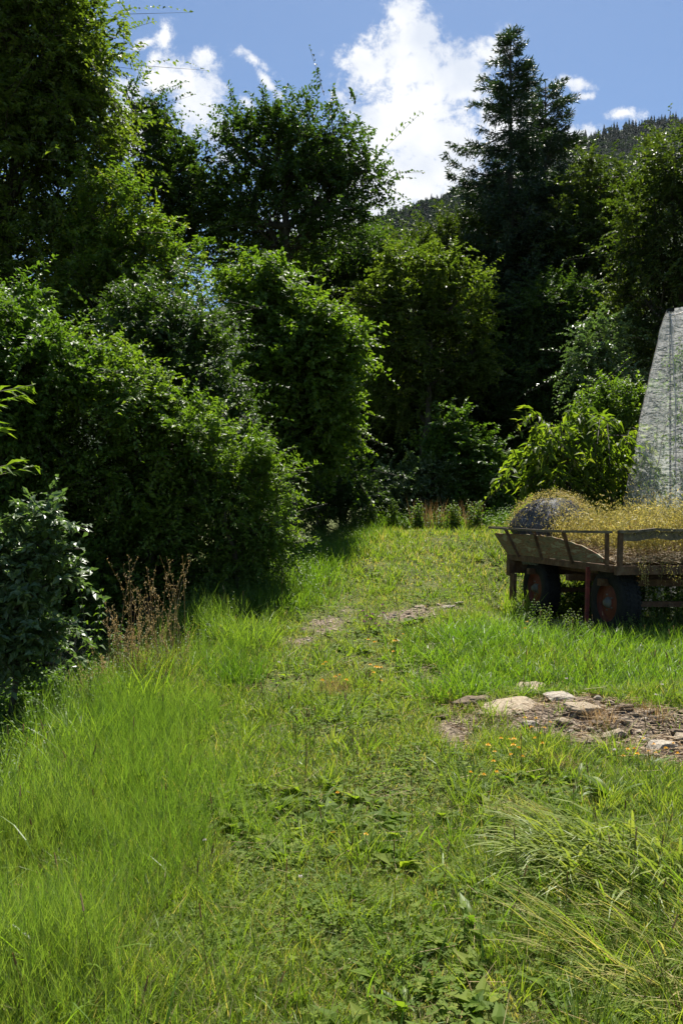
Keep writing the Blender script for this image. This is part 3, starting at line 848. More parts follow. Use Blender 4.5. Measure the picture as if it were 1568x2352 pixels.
    plant('bramble_shrub', 'dark brambles under and behind the rear end of the wagon', 'shrub', 12.2,
          [(1540, 1370, 70, 55), (1460, 1380, 60, 50, .6), (1620, 1360, 80, 70), (1330, 1370, 60, 40, 1.2), (1250, 1350, 40, 40, 1.8)],
          .06, 'leaf_mid', clump=.22, dens=14, sprays=5, per=14, seed=41, depth=.9, trunk_r=.02)
    plant('bramble_shrub', 'low tangled brambles on the bank at the left picture edge', 'shrub', 7.0,
          [(10, 1640, 70, 40), (70, 1592, 70, 28, .6), (10, 1720, 50, 45, -.6), (-60, 1690, 80, 60), (130, 1600, 50, 24, .9)],
          .06, 'leaf_mid', clump=.16, dens=26, sprays=5, per=12, seed=42, depth=.9, trunk_r=.015)
    plant('privet_shrub', 'small silvery green shrub low at the left picture edge', 'shrub', 6.9,
          [(40, 1290, 70, 90), (20, 1420, 80, 90), (80, 1220, 35, 50), (95, 1350, 40, 60), (-60, 1380, 80, 130), (30, 1510, 50, 40)],
          .085, 'leaf_silver', clump=.2, dens=18, sprays=6, per=18, seed=40, depth=.9, trunk_r=.03)


all_plants()


# ------------------------------------------------------------------ spruces
def spruce(name, label, px, top_py, d, half, seed, lean=0.0):
    """half: list of (py, left, right) reach of the boughs in photo units"""
    rng = np.random.default_rng(seed)
    tx = (px - CX) / K * d; tz = EYE + (HZ - top_py) / K * d
    bx, by = tx - lean, d
    bz = float(ground_h(bx, by))
    org = np.array([bx, by, bz])
    root = thing(name, label, 'tree', org)
    hgt = tz - bz
    tb, lb = MB(), MB()
    zz = np.linspace(0, hgt, 16)
    ax = np.stack([lean * (zz / hgt) ** 2, np.zeros(16), zz], 1)
    tube(tb, ax, np.interp(zz, [0, hgt], [.24, .015]), 8)
    pys = [h[0] for h in half]
    lw = np.array([h[1] for h in half]) / K * d; rw = np.array([h[2] for h in half]) / K * d
    z = .8
    while z < hgt - .25:
        py = HZ - (bz + z - EYE) / d * K
        nb = 11 if z < hgt * .55 else (9 if z < hgt * .85 else 7)
        for _ in range(nb):
            a = rng.uniform(0, 2 * math.pi)
            reach_l = np.interp(py, pys, lw); reach_r = np.interp(py, pys, rw)
            c = math.cos(a)
            ln = (reach_r if c > 0 else reach_l) * abs(c) + .5 * (reach_l + reach_r) * (1 - abs(c))
            ln *= rng.uniform(.5, 1.1) if rng.random() < .72 else rng.uniform(1.0, 1.4)
            if ln < .12:
                continue
            t = np.linspace(0, 1, 9)
            drp = .16 * ln if z < hgt * .8 else -.25 * ln
            zc = z + rng.uniform(-.15, .15) + (-drp * np.sin(t * math.pi * .75) * 1.1 + .14 * ln * t ** 3)
            x0 = lean * (z / hgt) ** 2
            pts = np.stack([x0 + np.cos(a) * ln * t, np.sin(a) * ln * t, zc], 1)
            pts += rng.normal(size=pts.shape) * .02 * t[:, None]
            tube(tb, pts, np.interp(t, [0, 1], [.012 + .012 * ln, .004]), 4, cap=False)
            # side twigs
            m = max(8, int(ln * (36 if z < hgt * .5 else 27)))
            tt = rng.uniform(.08, 1.0, m) ** .8
            base = np.stack([np.interp(tt, t, pts[:, k]) for k in range(3)], 1)
            dirb = np.array([math.cos(a), math.sin(a), 0]); sdv = np.array([-math.sin(a), math.cos(a), 0])
            sg = np.where(rng.random(m) < .5, 1., -1.)
            tl = (.16 + .34 * (1 - tt) * min(1, ln / 1.6)) * rng.uniform(.6, 1.3, m) + .05
            D = dirb * .75 + sdv * (sg * rng.uniform(.2, .9, m))[:, None] + rng.normal(size=(m, 3)) * .12
            D[:, 2] += rng.uniform(-1.1, .15, m) if z < hgt * .82 else rng.uniform(-.2, .5, m)
            D = unit(D)
            # each twig carries short needle tufts along its length
            q = 6
            s = (np.arange(q) + .3) / q
            pp = (base[:, None] + D[:, None] * (tl[:, None] * s[None])[..., None]).reshape(-1, 3)
            dd = np.repeat(D, q, 0) * .9 + rng.normal(size=(m * q, 3)) * .45
            nn = rdir(m * q, rng)
            lv = np.repeat(np.clip(.35 + .5 * tt + rng.normal(size=m) * .15, 0, 1), q)
            leaves(lb, pp, dd, nn, .16 * rng.uniform(.7, 1.3, m * q), .040, fold=.0, droop=.0, var=lv, simple=True)
        z += .20 + .10 * (z / hgt)
    lb.build('crown', M['needle'], root, smooth=False)
    tb.build('trunk', M['bark'], root)


spruce('spruce_tree', 'tall dark spruce whose slim spire stands against the big cloud', 1172, 62, 31,
       [(62, 3, 3), (100, 22, 24), (150, 58, 36), (185, 34, 44), (235, 84, 50), (262, 60, 44), (285, 116, 56), (330, 90, 60), (375, 50, 60), (400, 150, 80), (425, 90, 90), (520, 130, 120), (700, 160, 150), (1000, 170, 170)], 51)
spruce('spruce_tree', 'second bushier spruce close behind the right of the tall spruce', 1252, 188, 33,
       [(188, 3, 3), (205, 24, 30), (230, 40, 50), (270, 55, 74), (320, 65, 80), (345, 70, 60), (400, 80, 100), (480, 100, 130), (700, 120, 150), (1000, 140, 160)], 52)


# ------------------------------------------------------------------ hay wagon
WZ = .12
W_ANG = math.atan2(.98, -.2)
wag = thing('farm_wagon', 'old weathered wooden farm wagon loaded with straw and weeds', 'wagon', (3.33, 10.2, WZ), W_ANG)
# local axes: +x along the long side towards the front, -y across to the far side, +z up
BZ, RZ, WID, LEN, FL = .95, 1.36, 1.95, 3.2, .40


def wagon():
    # long side facing the path, flared outward
    def side_pt(l, h, off=0.0):
        return np.array([l, .02 + .14 * (h / .41) * np.clip(l / 1.0, 0, 1) + off, BZ + h])
    mb = MB()
    ls = np.linspace(.16, LEN, 26)
    top = np.interp(ls, [.16, .3, .6, .95, 1.35, 2.0, LEN], [.08, .13, .21, .27, .315, .335, .325])
    bot = np.interp(ls, [0, .5, LEN], [.03, .005, .0]) + .004 * np.sin(ls * 17)
    top = top + .006 * np.sin(ls * 23)
    # front end slants forward with height
    def shear(p):
        q = p.copy(); k = np.clip((q[0] - 2.2) / (LEN - 2.2), 0, 1); q[0] += FL * k * (q[2] - BZ) / .41; return q
    for off, flip in ((.0, 0), (.022, 1)):
        v = []
        for l, a, b in zip(ls, bot, top):
            for s in np.linspace(0, 1, 4):
                v.append(shear(side_pt(l, a + (b - a) * s, off)))
        v = np.array(v)
        i = np.arange(len(ls) - 1)
        f = []
        for r in range(3):
            f.append(np.stack([i * 4 + r, (i + 1) * 4 + r, (i + 1) * 4 + r + 1, i * 4 + r + 1], 1))
        mb.add(v, np.concatenate(f))
    # edges
    e = []
    for l, a, b in zip(ls, bot, top):
        e += [shear(side_pt(l, b, 0)), shear(side_pt(l, b, .022))]
    e = np.array(e); i = np.arange(len(ls) - 1) * 2
    mb.add(e, np.stack([i, i + 1, i + 3, i + 2], 1))
    mb.build('side_board', M['old_board'], wag, smooth=False)
    for l, h0, h1 in ((.97, -.03, .41), (1.9, -.03, .41), (2.73, -.03, .41), (.05, -.06, .41)):
        mb = MB(); beam(mb, shear(side_pt(l, h0, .035)), shear(side_pt(l, h1, .035)), .045, .03, up=(1, 0, 0)); mb.build('side_batten', M['rust'], wag, smooth=False)
    mb = MB()
    lsr = np.linspace(-.02, LEN, 12)
    pts = np.array([shear(side_pt(l, .41 - .012 * math.sin(l * 1.1), .03)) for l in lsr])
    for a, b in zip(pts[:-1], pts[1:]):
        beam(mb, a, b, .05, .032)
    mb.build('top_rail', M['rail_wood'], wag, smooth=False)
    mb = MB(); beam(mb, (0, -.0, BZ - .045), (LEN + .02, 0, BZ - .045), .08, .09); mb.build('side_sill', M['rust'], wag, smooth=False)
    # far side board, plainer
    mb = MB(); beam(mb, (0, -WID - .05, BZ + .2), (LEN, -WID - .09, BZ + .2), .025, .38); mb.build('far_side_board', M['old_board'], wag, smooth=False)
    # front board leaning forward
    mb = MB(); beam(mb, (LEN + FL * .45, .06, BZ + .19), (LEN + FL * .45, -WID - .06, BZ + .19), .36, .025, up=(-FL, 0, .41)); mb.build('front_board', M['old_board'], wag, smooth=False)
    mb = MB(); beam(mb, (LEN + FL, .18, BZ + .42), (LEN + FL, -WID - .1, BZ + .42), .05, .035); mb.build('front_rail', M['rail_wood'], wag, smooth=False)
    # deck
    mb = MB()
    for k in range(9):
        y = -.09 - k * (WID - .1) / 9 - .1
        beam(mb, (-.02, y, BZ - .016 + R.normal() * .003), (LEN - .02, y, BZ - .016), .195, .03)
    mb.build('deck', M['rail_wood'], wag, smooth=False)
    # rear end: two posts at the corner, sagging top rail with narrow board, sill with ring
    mb = MB(); beam(mb, (-.07, -.05, BZ - .09), (-.07, -.05, BZ + .43), .055, .05, up=(1, 0, 0)); mb.build('corner_post', M['rust'], wag, smooth=False)
    mb = MB(); beam(mb, (-.07, -WID + .03, BZ - .09), (-.05, -WID + .03, BZ + .46), .055, .05, up=(1, 0, 0)); mb.build('corner_post', M['rust'], wag, smooth=False)
    mb = MB(); ys = np.linspace(-.02, -WID, 9)
    zz = BZ + .42 + .07 * (np.abs(ys) / WID) ** .8 + .012 * np.sin(ys * 9)
    for k in range(8):
        beam(mb, (-.10, ys[k], zz[k]), (-.10, ys[k + 1], zz[k + 1]), .05, .035)
    mb.build('rear_rail', M['rail_wood'], wag, smooth=False)
    mb = MB(); v = []
    for y, z in zip(ys, zz):
        v += [(-.085, y, z - .02), (-.085, y, z - .115 - .012 * math.sin(y * 14))]
    v2 = [(x + .022, y, z) for x, y, z in v]
    i = np.arange(8) * 2
    mb.add(v, np.stack([i, i + 1, i + 3, i + 2], 1)); mb.add(v2, np.stack([i, i + 2, i + 3, i + 1], 1))
    mb.add(np.array([q for k in range(9) for q in (v[2 * k + 1], v2[2 * k + 1])]), np.stack([i, i + 1, i + 3, i + 2], 1))
    mb.build('rear_board', M['rail_wood'], wag, smooth=False)
    mb = MB(); beam(mb, (-.06, .0, BZ - .06), (-.04, -WID, BZ - .02), .07, .11); s = mb.build('rear_sill', M['rust'], wag, smooth=False)
    mb = MB(); an = np.linspace(0, 2 * math.pi, 15)
    tube(mb, np.stack([np.full(15, -.105), -.62 + .04 * np.cos(an), BZ - .035 + .04 * np.sin(an)], 1), .007, 5); mb.build('ring', M['rust'], s)
    # chassis
    mb = MB()
    for y in (-.5, -1.4):
        beam(mb, (.1, y, BZ - .13), (LEN - .1, y, BZ - .13), .09, .12)
    for x in (.42, 1.3, 2.59):
        beam(mb, (x, -.05, BZ - .24), (x, -WID + .05, BZ - .24), .09, .09)
    mb.build('chassis', M['rust'], wag, smooth=False)
    mb = MB(); beam(mb, (LEN - .12, .03, BZ - .09), (LEN - .12, .03, BZ - .34), .09, .12, up=(1, 0, 0)); beam(mb, (LEN - .24, .03, BZ - .3), (LEN - .24, .03, BZ - .72), .05, .16, up=(1, 0, 0)); beam(mb, (LEN - .12, .02, BZ - .2), (LEN - .12, -WID, BZ - .2), .06, .2)
    mb.build('front_bracket', M['rust'], wag, smooth=False)
    for x in (.42, 2.59):
        mb = MB(); beam(mb, (x, -.2, .43), (x, -WID + .2, .43), .07, .07); beam(mb, (x, -.5, .43), (x, -.5, BZ - .2), .08, .06, up=(1, 0, 0)); beam(mb, (x, -1.4, .43), (x, -1.4, BZ - .2), .08, .06, up=(1, 0, 0))
        mb.build('axle', M['rust'], wag, smooth=False)
        for y, sg in ((-.25, 1), (-WID + .25, -1)):
            c = (x, y, .45); ax = (0, sg, 0)
            w = bpy.data.objects.new('wheel', None); COL.objects.link(w); w.parent = wag
            tb = MB()
            prof = [(.25, -.15), (.30, -.165), (.38, -.16), (.43, -.14), (.452, -.09), (.458, -.03), (.452, .04), (.43, .085), (.385, .105), (.30, .105), (.25, .09)]
            lathe(tb, prof, c, ax, 40)
            for k in range(44):    # worn tread lugs
                a = k / 44 * 2 * math.pi
                for yy in (-.115, -.055, .0, .05):
                    p = np.array([c[0] + math.cos(a + yy * 2) * .454, c[1] + yy * sg, c[2] + math.sin(a + yy * 2) * .454])
                    box(tb, p, (.012, .042, .036), rot=(-(a + yy * 2), 'Y'))
            tb.build('tyre', M['rubber'], w)
            rb = MB()
            lathe(rb, [(.262, .088), (.255, .075), (.245, .05), (.235, .035), (.21, .03), (.17, .045), (.10, .06), (.065, .062)], c, ax, 36)
            lathe(rb, [(.262, -.088), (.24, -.05), (.0, -.045)], c, ax, 24)
            rb.build('rim', M['rim'], w)
            hb = MB()
            lathe(hb, [(.075, .055), (.07, .085), (.05, .092), (.046, .115), (.036, .125), (.0, .127)], c, ax, 20)
            for k in range(5):
                a = k / 5 * 2 * math.pi
                lathe(hb, [(.012, .05), (.012, .075), (.0, .076)], (c[0] + .105 * math.cos(a), c[1], c[2] + .105 * math.sin(a)), ax, 6)
            hb.build('hub', M['hub'], w)
    mb = MB(); beam(mb, (.50, .07, -.03), (.53, .05, BZ - .05), .045, .04, up=(1, 0, 0)); mb.build('prop_post', M['red_post'], wag, smooth=False)


wagon()
wag.rotation_euler = (math.radians(1.2), math.radians(-.4), W_ANG)
bpy.context.view_layer.update()
WM = np.array(wag.matrix_world)


def wpt(x, y, z):
    p = np.stack(np.broadcast_arrays(np.asarray(x, float), np.asarray(y, float), np.asarray(z, float)), -1)
    return p @ WM[:3, :3].T + WM[:3, 3]


def wagon_load():
    # straw bed heaped on the deck
    rng = np.random.default_rng(61)
    mb = MB()
    n = 9000
    x = rng.uniform(-.02, LEN + .1, n); y = -rng.uniform(.05, WID - .05, n)
    hp = (.30 * np.sin(np.clip((x) / LEN, 0, 1) * math.pi) ** .5 + .10) * np.sin(np.clip(-y / WID, 0, 1) * math.pi) ** .4
    z = BZ + hp * rng.uniform(.3, 1.0, n)
    a = rng.uniform(0, 2 * math.pi, n); el = rng.normal(size=n) * .22
    D = np.stack([np.cos(a), np.sin(a), el], 1) @ WM[:3, :3].T
    P = wpt(x, y, z)
    ln = rng.uniform(.08, .32, n)
    segs(mb, P - D * ln[:, None] / 2, P + D * ln[:, None] / 2 + rng.normal(size=(n, 3)) * .01, .0035, .002, 3, rng.random(n))
    # compact core under the loose stalks
    g = 26
    gx, gy = np.meshgrid(np.linspace(.0, LEN, g), np.linspace(-.06, -WID + .06, g))
    gz = BZ + .01 + (.25 * np.sin(gx / LEN * math.pi) ** .5 + .06) * np.sin(-gy / WID * math.pi) ** .5 * (.8 + .25 * vn(gx * 4, gy * 5))
    i, j = np.meshgrid(np.arange(g - 1), np.arange(g - 1)); aidx = (j * g + i).ravel()
    mb.add(wpt(gx, gy, gz), np.stack([aidx, aidx + 1, aidx + 1 + g, aidx + g], 1), .15)
    tag(mb.build('straw_heap', M['straw'], smooth=False), 'brown heap of dry straw and twigs on the wagon deck', 'straw')
    # golden weeds sprouting from the load
    mb = MB()
    n = 1700
    x = rng.uniform(-.05, 2.05, n) ; y = -rng.uniform(.15, WID + .5, n)
    P = wpt(x, y, BZ + .15 + .2 * rng.random(n))
    H = rng.uniform(.2, .6, n) * (.75 + .4 * vn(x * 2.6, y * 2.4, 3) + .25 * (y < -1.0))
    A = unit(np.stack([rng.normal(size=n) * .4, rng.normal(size=n) * .4, np.ones(n)], 1))
    segs(mb, P, P + A * H[:, None], .0022, .001, 3, rng.uniform(.1, .8, n))
    q = 26
    t = rng.uniform(.25, 1.0, (n, q))
    pp = (P[:, None] + A[:, None] * (t * H[:, None])[..., None] + rng.normal(size=(n, q, 3)) * (.075 * (.4 + t))[..., None]).reshape(-1, 3)
    leaves(mb, pp, rdir(n * q, rng) + np.array([0, 0, .9]), rdir(n * q, rng), rng.uniform(.018, .065, n * q), .0065, var=rng.beta(2, 2, n * q), simple=True)
    nh = 22
    y = -rng.uniform(.25, WID, nh); P = wpt(np.full(nh, -.12) - rng.uniform(0, .05, nh), y, BZ + rng.uniform(-.05, .12, nh))
    E = P + np.stack([rng.normal(size=nh) * .08, rng.normal(size=nh) * .06, -rng.uniform(.15, .5, nh)], 1)
    segs(mb, P, E, .0025, .0015, 3, rng.uniform(0, .8, nh))
    t = rng.random((nh, 26))
    pp = (P[:, None] + (E - P)[:, None] * t[..., None] + rng.normal(size=(nh, 26, 3)) * .03).reshape(-1, 3)
    leaves(mb, pp, rdir(nh * 26, rng), rdir(nh * 26, rng), rng.uniform(.014, .034, nh * 26), .011, var=rng.random(nh * 26), simple=True)
    tag(mb.build('golden_weeds', M['weed_gold']), 'golden flowering weeds growing up through the wagon load', 'weeds', kind='stuff')
    # heap of black netting at the front end
    c = np.array([3.30, 12.9, 1.22]); rad = np.array([.74, .55, .80])
    root = thing('netting_heap', 'rounded heap of black plastic netting overgrown by creepers', 'netting', c)
    mb = MB()
    nu, nv = 48, 22
    U, V = np.meshgrid(np.linspace(0, 2 * math.pi, nu, endpoint=False), np.linspace(0, math.pi * .62, nv))
    d = np.stack([np.sin(V) * np.cos(U), np.sin(V) * np.sin(U), np.cos(V)], -1)
    rr = 1 + .05 * vn(d[..., 0] * 3, d[..., 2] * 4 + d[..., 1] * 2) + .015 * np.sin(U * 21) * np.sin(V) + .01 * vn(d[..., 0] * 14, d[..., 1] * 14 + d[..., 2] * 9)
    def tuck(q):
        f = .66 + .34 * sst(q[..., 2:3], .0, .40)
        return q * np.concatenate([f, f, np.ones_like(f)], -1)
    v = tuck(d * rr[..., None] * rad * np.array([1, 1, .93])).reshape(-1, 3)
    i, j = np.meshgrid(np.arange(nu), np.arange(nv - 1))
    mb.add(v, np.stack([(j * nu + i).ravel(), (j * nu + (i + 1) % nu).ravel(), ((j + 1) * nu + (i + 1) % nu).ravel(), ((j + 1) * nu + i).ravel()], 1))
    mb.build('net_bulk', M['net_black'], root)
    mb = MB()
    for k in range(420):
        az = rng.uniform(0, 2 * math.pi); v0 = rng.uniform(0, 1.1); v1 = v0 + rng.uniform(.5, 1.1); sw = rng.normal() * .35
        vv = np.linspace(v0, min(v1, 1.9), 9); aa = az + sw * np.linspace(0, 1, 9)
        dd = np.stack([np.sin(vv) * np.cos(aa), np.sin(vv) * np.sin(aa), np.cos(vv)], 1)
        rj = 1.0 + .05 * vn(dd[:, 0] * 3, dd[:, 2] * 4 + dd[:, 1] * 2) + rng.uniform(.0, .035)
        tube(mb, tuck(dd * rj[:, None] * rad * np.array([1, 1, .93])), .0035, 3, cap=False)
    mb.build('net_strands', M['net_strand'], root)
    # creepers over it: a thing of its own
    mb = MB()
    for k in range(40):
        az = rng.normal() * .8 + (-2.9 if k % 3 == 0 else -.7); vv = np.linspace(rng.uniform(0, .5), rng.uniform(.8, 1.75), 12); aa = az + np.cumsum(rng.normal(size=12) * .06)
        dd = np.stack([np.sin(vv) * np.cos(aa), np.sin(vv) * np.sin(aa), np.cos(vv)], 1)
        pts = c + tuck(dd * rad * 1.05) + rng.normal(size=(12, 3)) * .012
        tube(mb, pts, .002, 3, rng.uniform(.2, 1), cap=False)
        q = 6
        for p in pts:
            pp = p + rng.normal(size=(q, 3)) * .035 + np.array([0, 0, .02])
            leaves(mb, pp, rdir(q, rng), rdir(q, rng), rng.uniform(.012, .026, q), .011, var=rng.beta(2, 1.6, q), simple=True)
    tp = rdir(900, rng); tp[:, 2] = np.abs(tp[:, 2]) * .8 + .25; tp = unit(tp)
    sel = (tp[:, 2] > .72) | (rng.random(len(tp)) < .05)
    tp = tp[sel]
    leaves(mb, c + tp * rad * rng.uniform(1.0, 1.14, (len(tp), 1)), rdir(len(tp), rng), rdir(len(tp), rng), rng.uniform(.014, .03, len(tp)), .012, var=rng.beta(2.2, 1.4, len(tp)), simple=True)
    tag(mb.build('creeper', M['weed_gold']), 'yellow and reddish creeper trailing over the black netting heap', 'creeper')


wagon_load()


# ------------------------------------------------------------------ net house with apple trees
def net_house():
    d0 = 13.2
    ax = unit(np.array([1.0, .22, 0])); nrm = np.array([-ax[1], ax[0], 0])
    p_top = at(1532, 722, d0 + .6); p_bot = at(1440, 1180, d0 + .1)
    g0 = float(ground_h(p_bot[0], p_bot[1]))
    root = thing('net_house', 'white hail net draped over a row of apple trees at right edge', 'net cover', (p_top[0], p_top[1], g0))
    org = np.array([p_top[0], p_top[1], g0])
    top_h = p_top[2] - g0
    prof = [(-1.15, 0), (-.92, .2), (-.68, .42), (-.40, .72), (-.14, .96), (0, 1.02), (.14, .96), (.38, .72), (.62, .42), (.85, 0)]
    pr = np.array(prof)
    ss = np.linspace(0, len(prof) - 1, 128)
    off = np.interp(ss, range(len(prof)), pr[:, 0]); hh = np.interp(ss, range(len(prof)), pr[:, 1])
    run = np.concatenate([np.linspace(0, 3.2, 140), np.linspace(3.4, 9, 20)])
    U, Sx = np.meshgrid(run, np.arange(128))
    OFF = off[Sx]; HH = hh[Sx]
    # the net swags between posts 2.6 m apart and hangs in folds
    sag = 1 + .10 * np.clip(U / 2.5, 0, 1)
    fold = (.06 * np.sin(U * 11 + HH * 3 + 1.5 * np.sin(U * 2.3)) + .035 * np.sin(U * 27 + HH * 6 + OFF * 3) + .07 * vn(U * 2.1, HH * 3) + .03 * vn(U * 6, HH * 22) + .022 * vn(U * 11, HH * 41, 3)) * (1.0 - .5 * HH)
    zz = HH * top_h * sag + .03 * vn(U * 3, Sx * .2)
    xx = U - .62 * (1 - HH) * np.clip(1 - U / 1.2, 0, 1)
    P = xx[..., None] * ax + (OFF + fold * np.sign(OFF))[..., None] * nrm + zz[..., None] * np.array([0, 0, 1.])
    nu = len(run)
    i, j = np.meshgrid(np.arange(nu - 1), np.arange(127))
    a = (j * nu + i).ravel()
    mb = MB(); mb.add(P.reshape(-1, 3), np.stack([a, a + 1, a + 1 + nu, a + nu], 1))
    # gable end: net gathered down from the ridge end to the ground
    q = 26
    T = np.linspace(0, 1, q)
    ed = P[:, 0]
    ctr = np.array([-.3, 0, 0]) * 0 + ed.mean(0) * np.array([1, 1, 0])
    mid = np.stack([-.66 * (1 - hh) * ax[0] * 1.0, -.66 * (1 - hh) * ax[1], hh * top_h], 1)
    E = ed[:, None] + ((mid - ed) * .0)[:, None] * T[None, :, None]
    half = 64
    G = []
    for k in range(half):                                   # matching heights front and back
        aP, bP = ed[k], ed[127 - k]
        row = aP + (bP - aP) * T[:, None]
        row = row - ax * (.14 * np.sin(T * math.pi) + .03 * np.sin(T * 22 + k * .08))[:, None] * (1.1 - hh[k])
        G.append(row)
    G = np.array(G)
    i, j = np.meshgrid(np.arange(q - 1), np.arange(half - 1)); a = (j * q + i).ravel()
    mb.add(G.reshape(-1, 3), np.stack([a, a + 1, a + 1 + q, a + q], 1))
    mb.build('net', M['net_white'], root)
    # seams and hem lines of gathered net
    sm = MB()
    for k in (0, 18):
        tube(sm, P[:, k], .008, 4, cap=False)
    tube(sm, P[64, :] + np.array([0, 0, .01]), .010, 4, cap=False)
    tube(sm, P[12, :], .006, 4, cap=False)
    sm.build('net_seam', M['petal_white'], root)
    for k, u in enumerate((.05, 2.7, 5.4, 8.0)):
        mb = MB(); tube(mb, np.array([u * ax, u * ax + np.array([0, 0, top_h * .5]), u * ax + np.array([0, 0, top_h * (1.0 + .1 * min(1, u / 2.5))])]), [.02, .018, .016], 8)
        mb.build('support_post', M['post'], root)
        mb = MB(); box(mb, u * ax + np.array([0, 0, top_h * (1.012 + .1 * min(1, u / 2.5))]), (.10, .10, .05)); mb.build('post_cap', M['rubber'], root, smooth=False)
    # apple trees inside
    rng = np.random.default_rng(71)
    labs = ['slim apple tree under the net nearest its left end', 'apple tree with red fruit under the net, second along the row', 'apple tree under the net beyond the fruiting one',
            'apple tree under the net at the far right of the row']
    for k, u in enumerate((.5, 1.3, 2.4, 3.6)):
        b = org + u * ax; b[2] = float(ground_h(b[0], b[1]))
        tr = thing('apple_tree', labs[k], 'tree', b, 0, 'apple trees in the netted row')
        tb, lb, fb = MB(), MB(), MB()
        hgt = top_h * .88
        z = np.linspace(0, hgt, 10)
        sp = np.stack([.04 * np.sin(z * 1.3 + k), .04 * np.cos(z * 1.7 + k), z], 1)
        tube(tb, sp, np.interp(z, [0, hgt], [.02, .006]), 6)
        nb = 90
        zb = rng.uniform(.5, hgt, nb); aa = rng.uniform(0, 6.28, nb); ln = rng.uniform(.3, .85, nb) * (1.1 - .5 * zb / hgt)
        A = np.stack([np.cos(aa), np.sin(aa), rng.uniform(-.2, .6, nb)], 1)
        B0 = np.stack([np.interp(zb, z, sp[:, 0]), np.interp(zb, z, sp[:, 1]), zb], 1)
        segs(tb, B0, B0 + A * ln[:, None], .008, .003, 4)
        q = 34
        t = rng.uniform(.2, 1.05, (nb, q))
        pp = (B0[:, None] + A[:, None] * (t * ln[:, None])[..., None] + rng.normal(size=(nb, q, 3)) * .05).reshape(-1, 3)
        D = rdir(nb * q, rng); D[:, 2] -= .3
        leaves(lb, pp, D, rdir(nb * q, rng) + np.array([0, 0, .8]), rng.uniform(.05, .09, nb * q), .038, var=rng.random(nb * q))
        lb.build('crown', M['leaf_light'], tr, smooth=False)
        tb.build('trunk', M['bark'], tr)
        for _ in range(16 if k == 1 else 7):
            c = B0[rng.integers(nb)] + np.array([rng.normal() * .16, -abs(rng.normal()) * .2, -.05])
            fb = MB(); lathe(fb, [(0, .030), (.014, .034), (.030, .022), (.036, 0), (.031, -.02), (.017, -.034), (0, -.028)], c, (0, .05, 1), 12)
            fb.build('apple', M['apple'], tr)


net_house()


# ------------------------------------------------------------------ meadow
def scatter(n, d0, d1, margin=1.12, rng=R, bias=1.0):
    """points on the ground inside the widened view wedge, even over the area"""
    t = rng.random(n) ** bias
    y = np.sqrt(d0 ** 2 + (d1 ** 2 - d0 ** 2) * t)
    x = (rng.random(n) * 2 - 1) * (CX / K * margin * y + .4)
    return x, y


def hedge_x(y):
    return np.interp(y, [0, 5, 8, 9.3, 10.2, 11.4, 13, 15, 18, 21, 24], [-3.0, -3.2, -3.6, -3.4, -2.1, -1.25, -.95, -.75, -.1, .4, .8])


def tall_left(x, y):
    """1 where the tall feathery growth stands on the left of the path"""
    edge = np.interp(y, [1, 2.6, 3.5, 4.6, 6, 8, 9.5, 11, 13], [-.55, -.62, -.72, -.80, -1.0, -1.05, -1.0, -.8, -.7]) + .22 * vn(x * 2, y * 2, 1)
    return sst(edge - x + .16 * vn(x * 6, y * 6, 2), -.40, .50) * (1 - sst(y, 10.5, 12.5)) * (1 - .75 * sst(-x - np.interp(y, [2, 5, 7, 8, 9, 11], [1.9, 1.95, 1.75, 1.5, 1.4, 1.5]), 0, .5))


def tall_right(x, y):
    """tall broad grass in front of the wagon"""
    a = np.exp(-(((x - 2.9) / 1.7) ** 4 + ((y - 8.8) / 1.42) ** 4))
    b = np.exp(-(((x - 1.25) / .45) ** 2 + ((y - 8.5) / .55) ** 2)) + np.exp(-(((x - 1.05) / .3) ** 2 + ((y - 7.1) / .3) ** 2))
    return np.clip(a + b, 0, 1)


def under_wagon(x, y):
    lx = (x - 3.33) * -.2 + (y - 10.2) * .98
    ly = (x - 3.33) * .98 + (y - 10.2) * .2
    return (lx > -.25) & (lx < 3.3) & (ly > -.1) & (ly < 2.2)


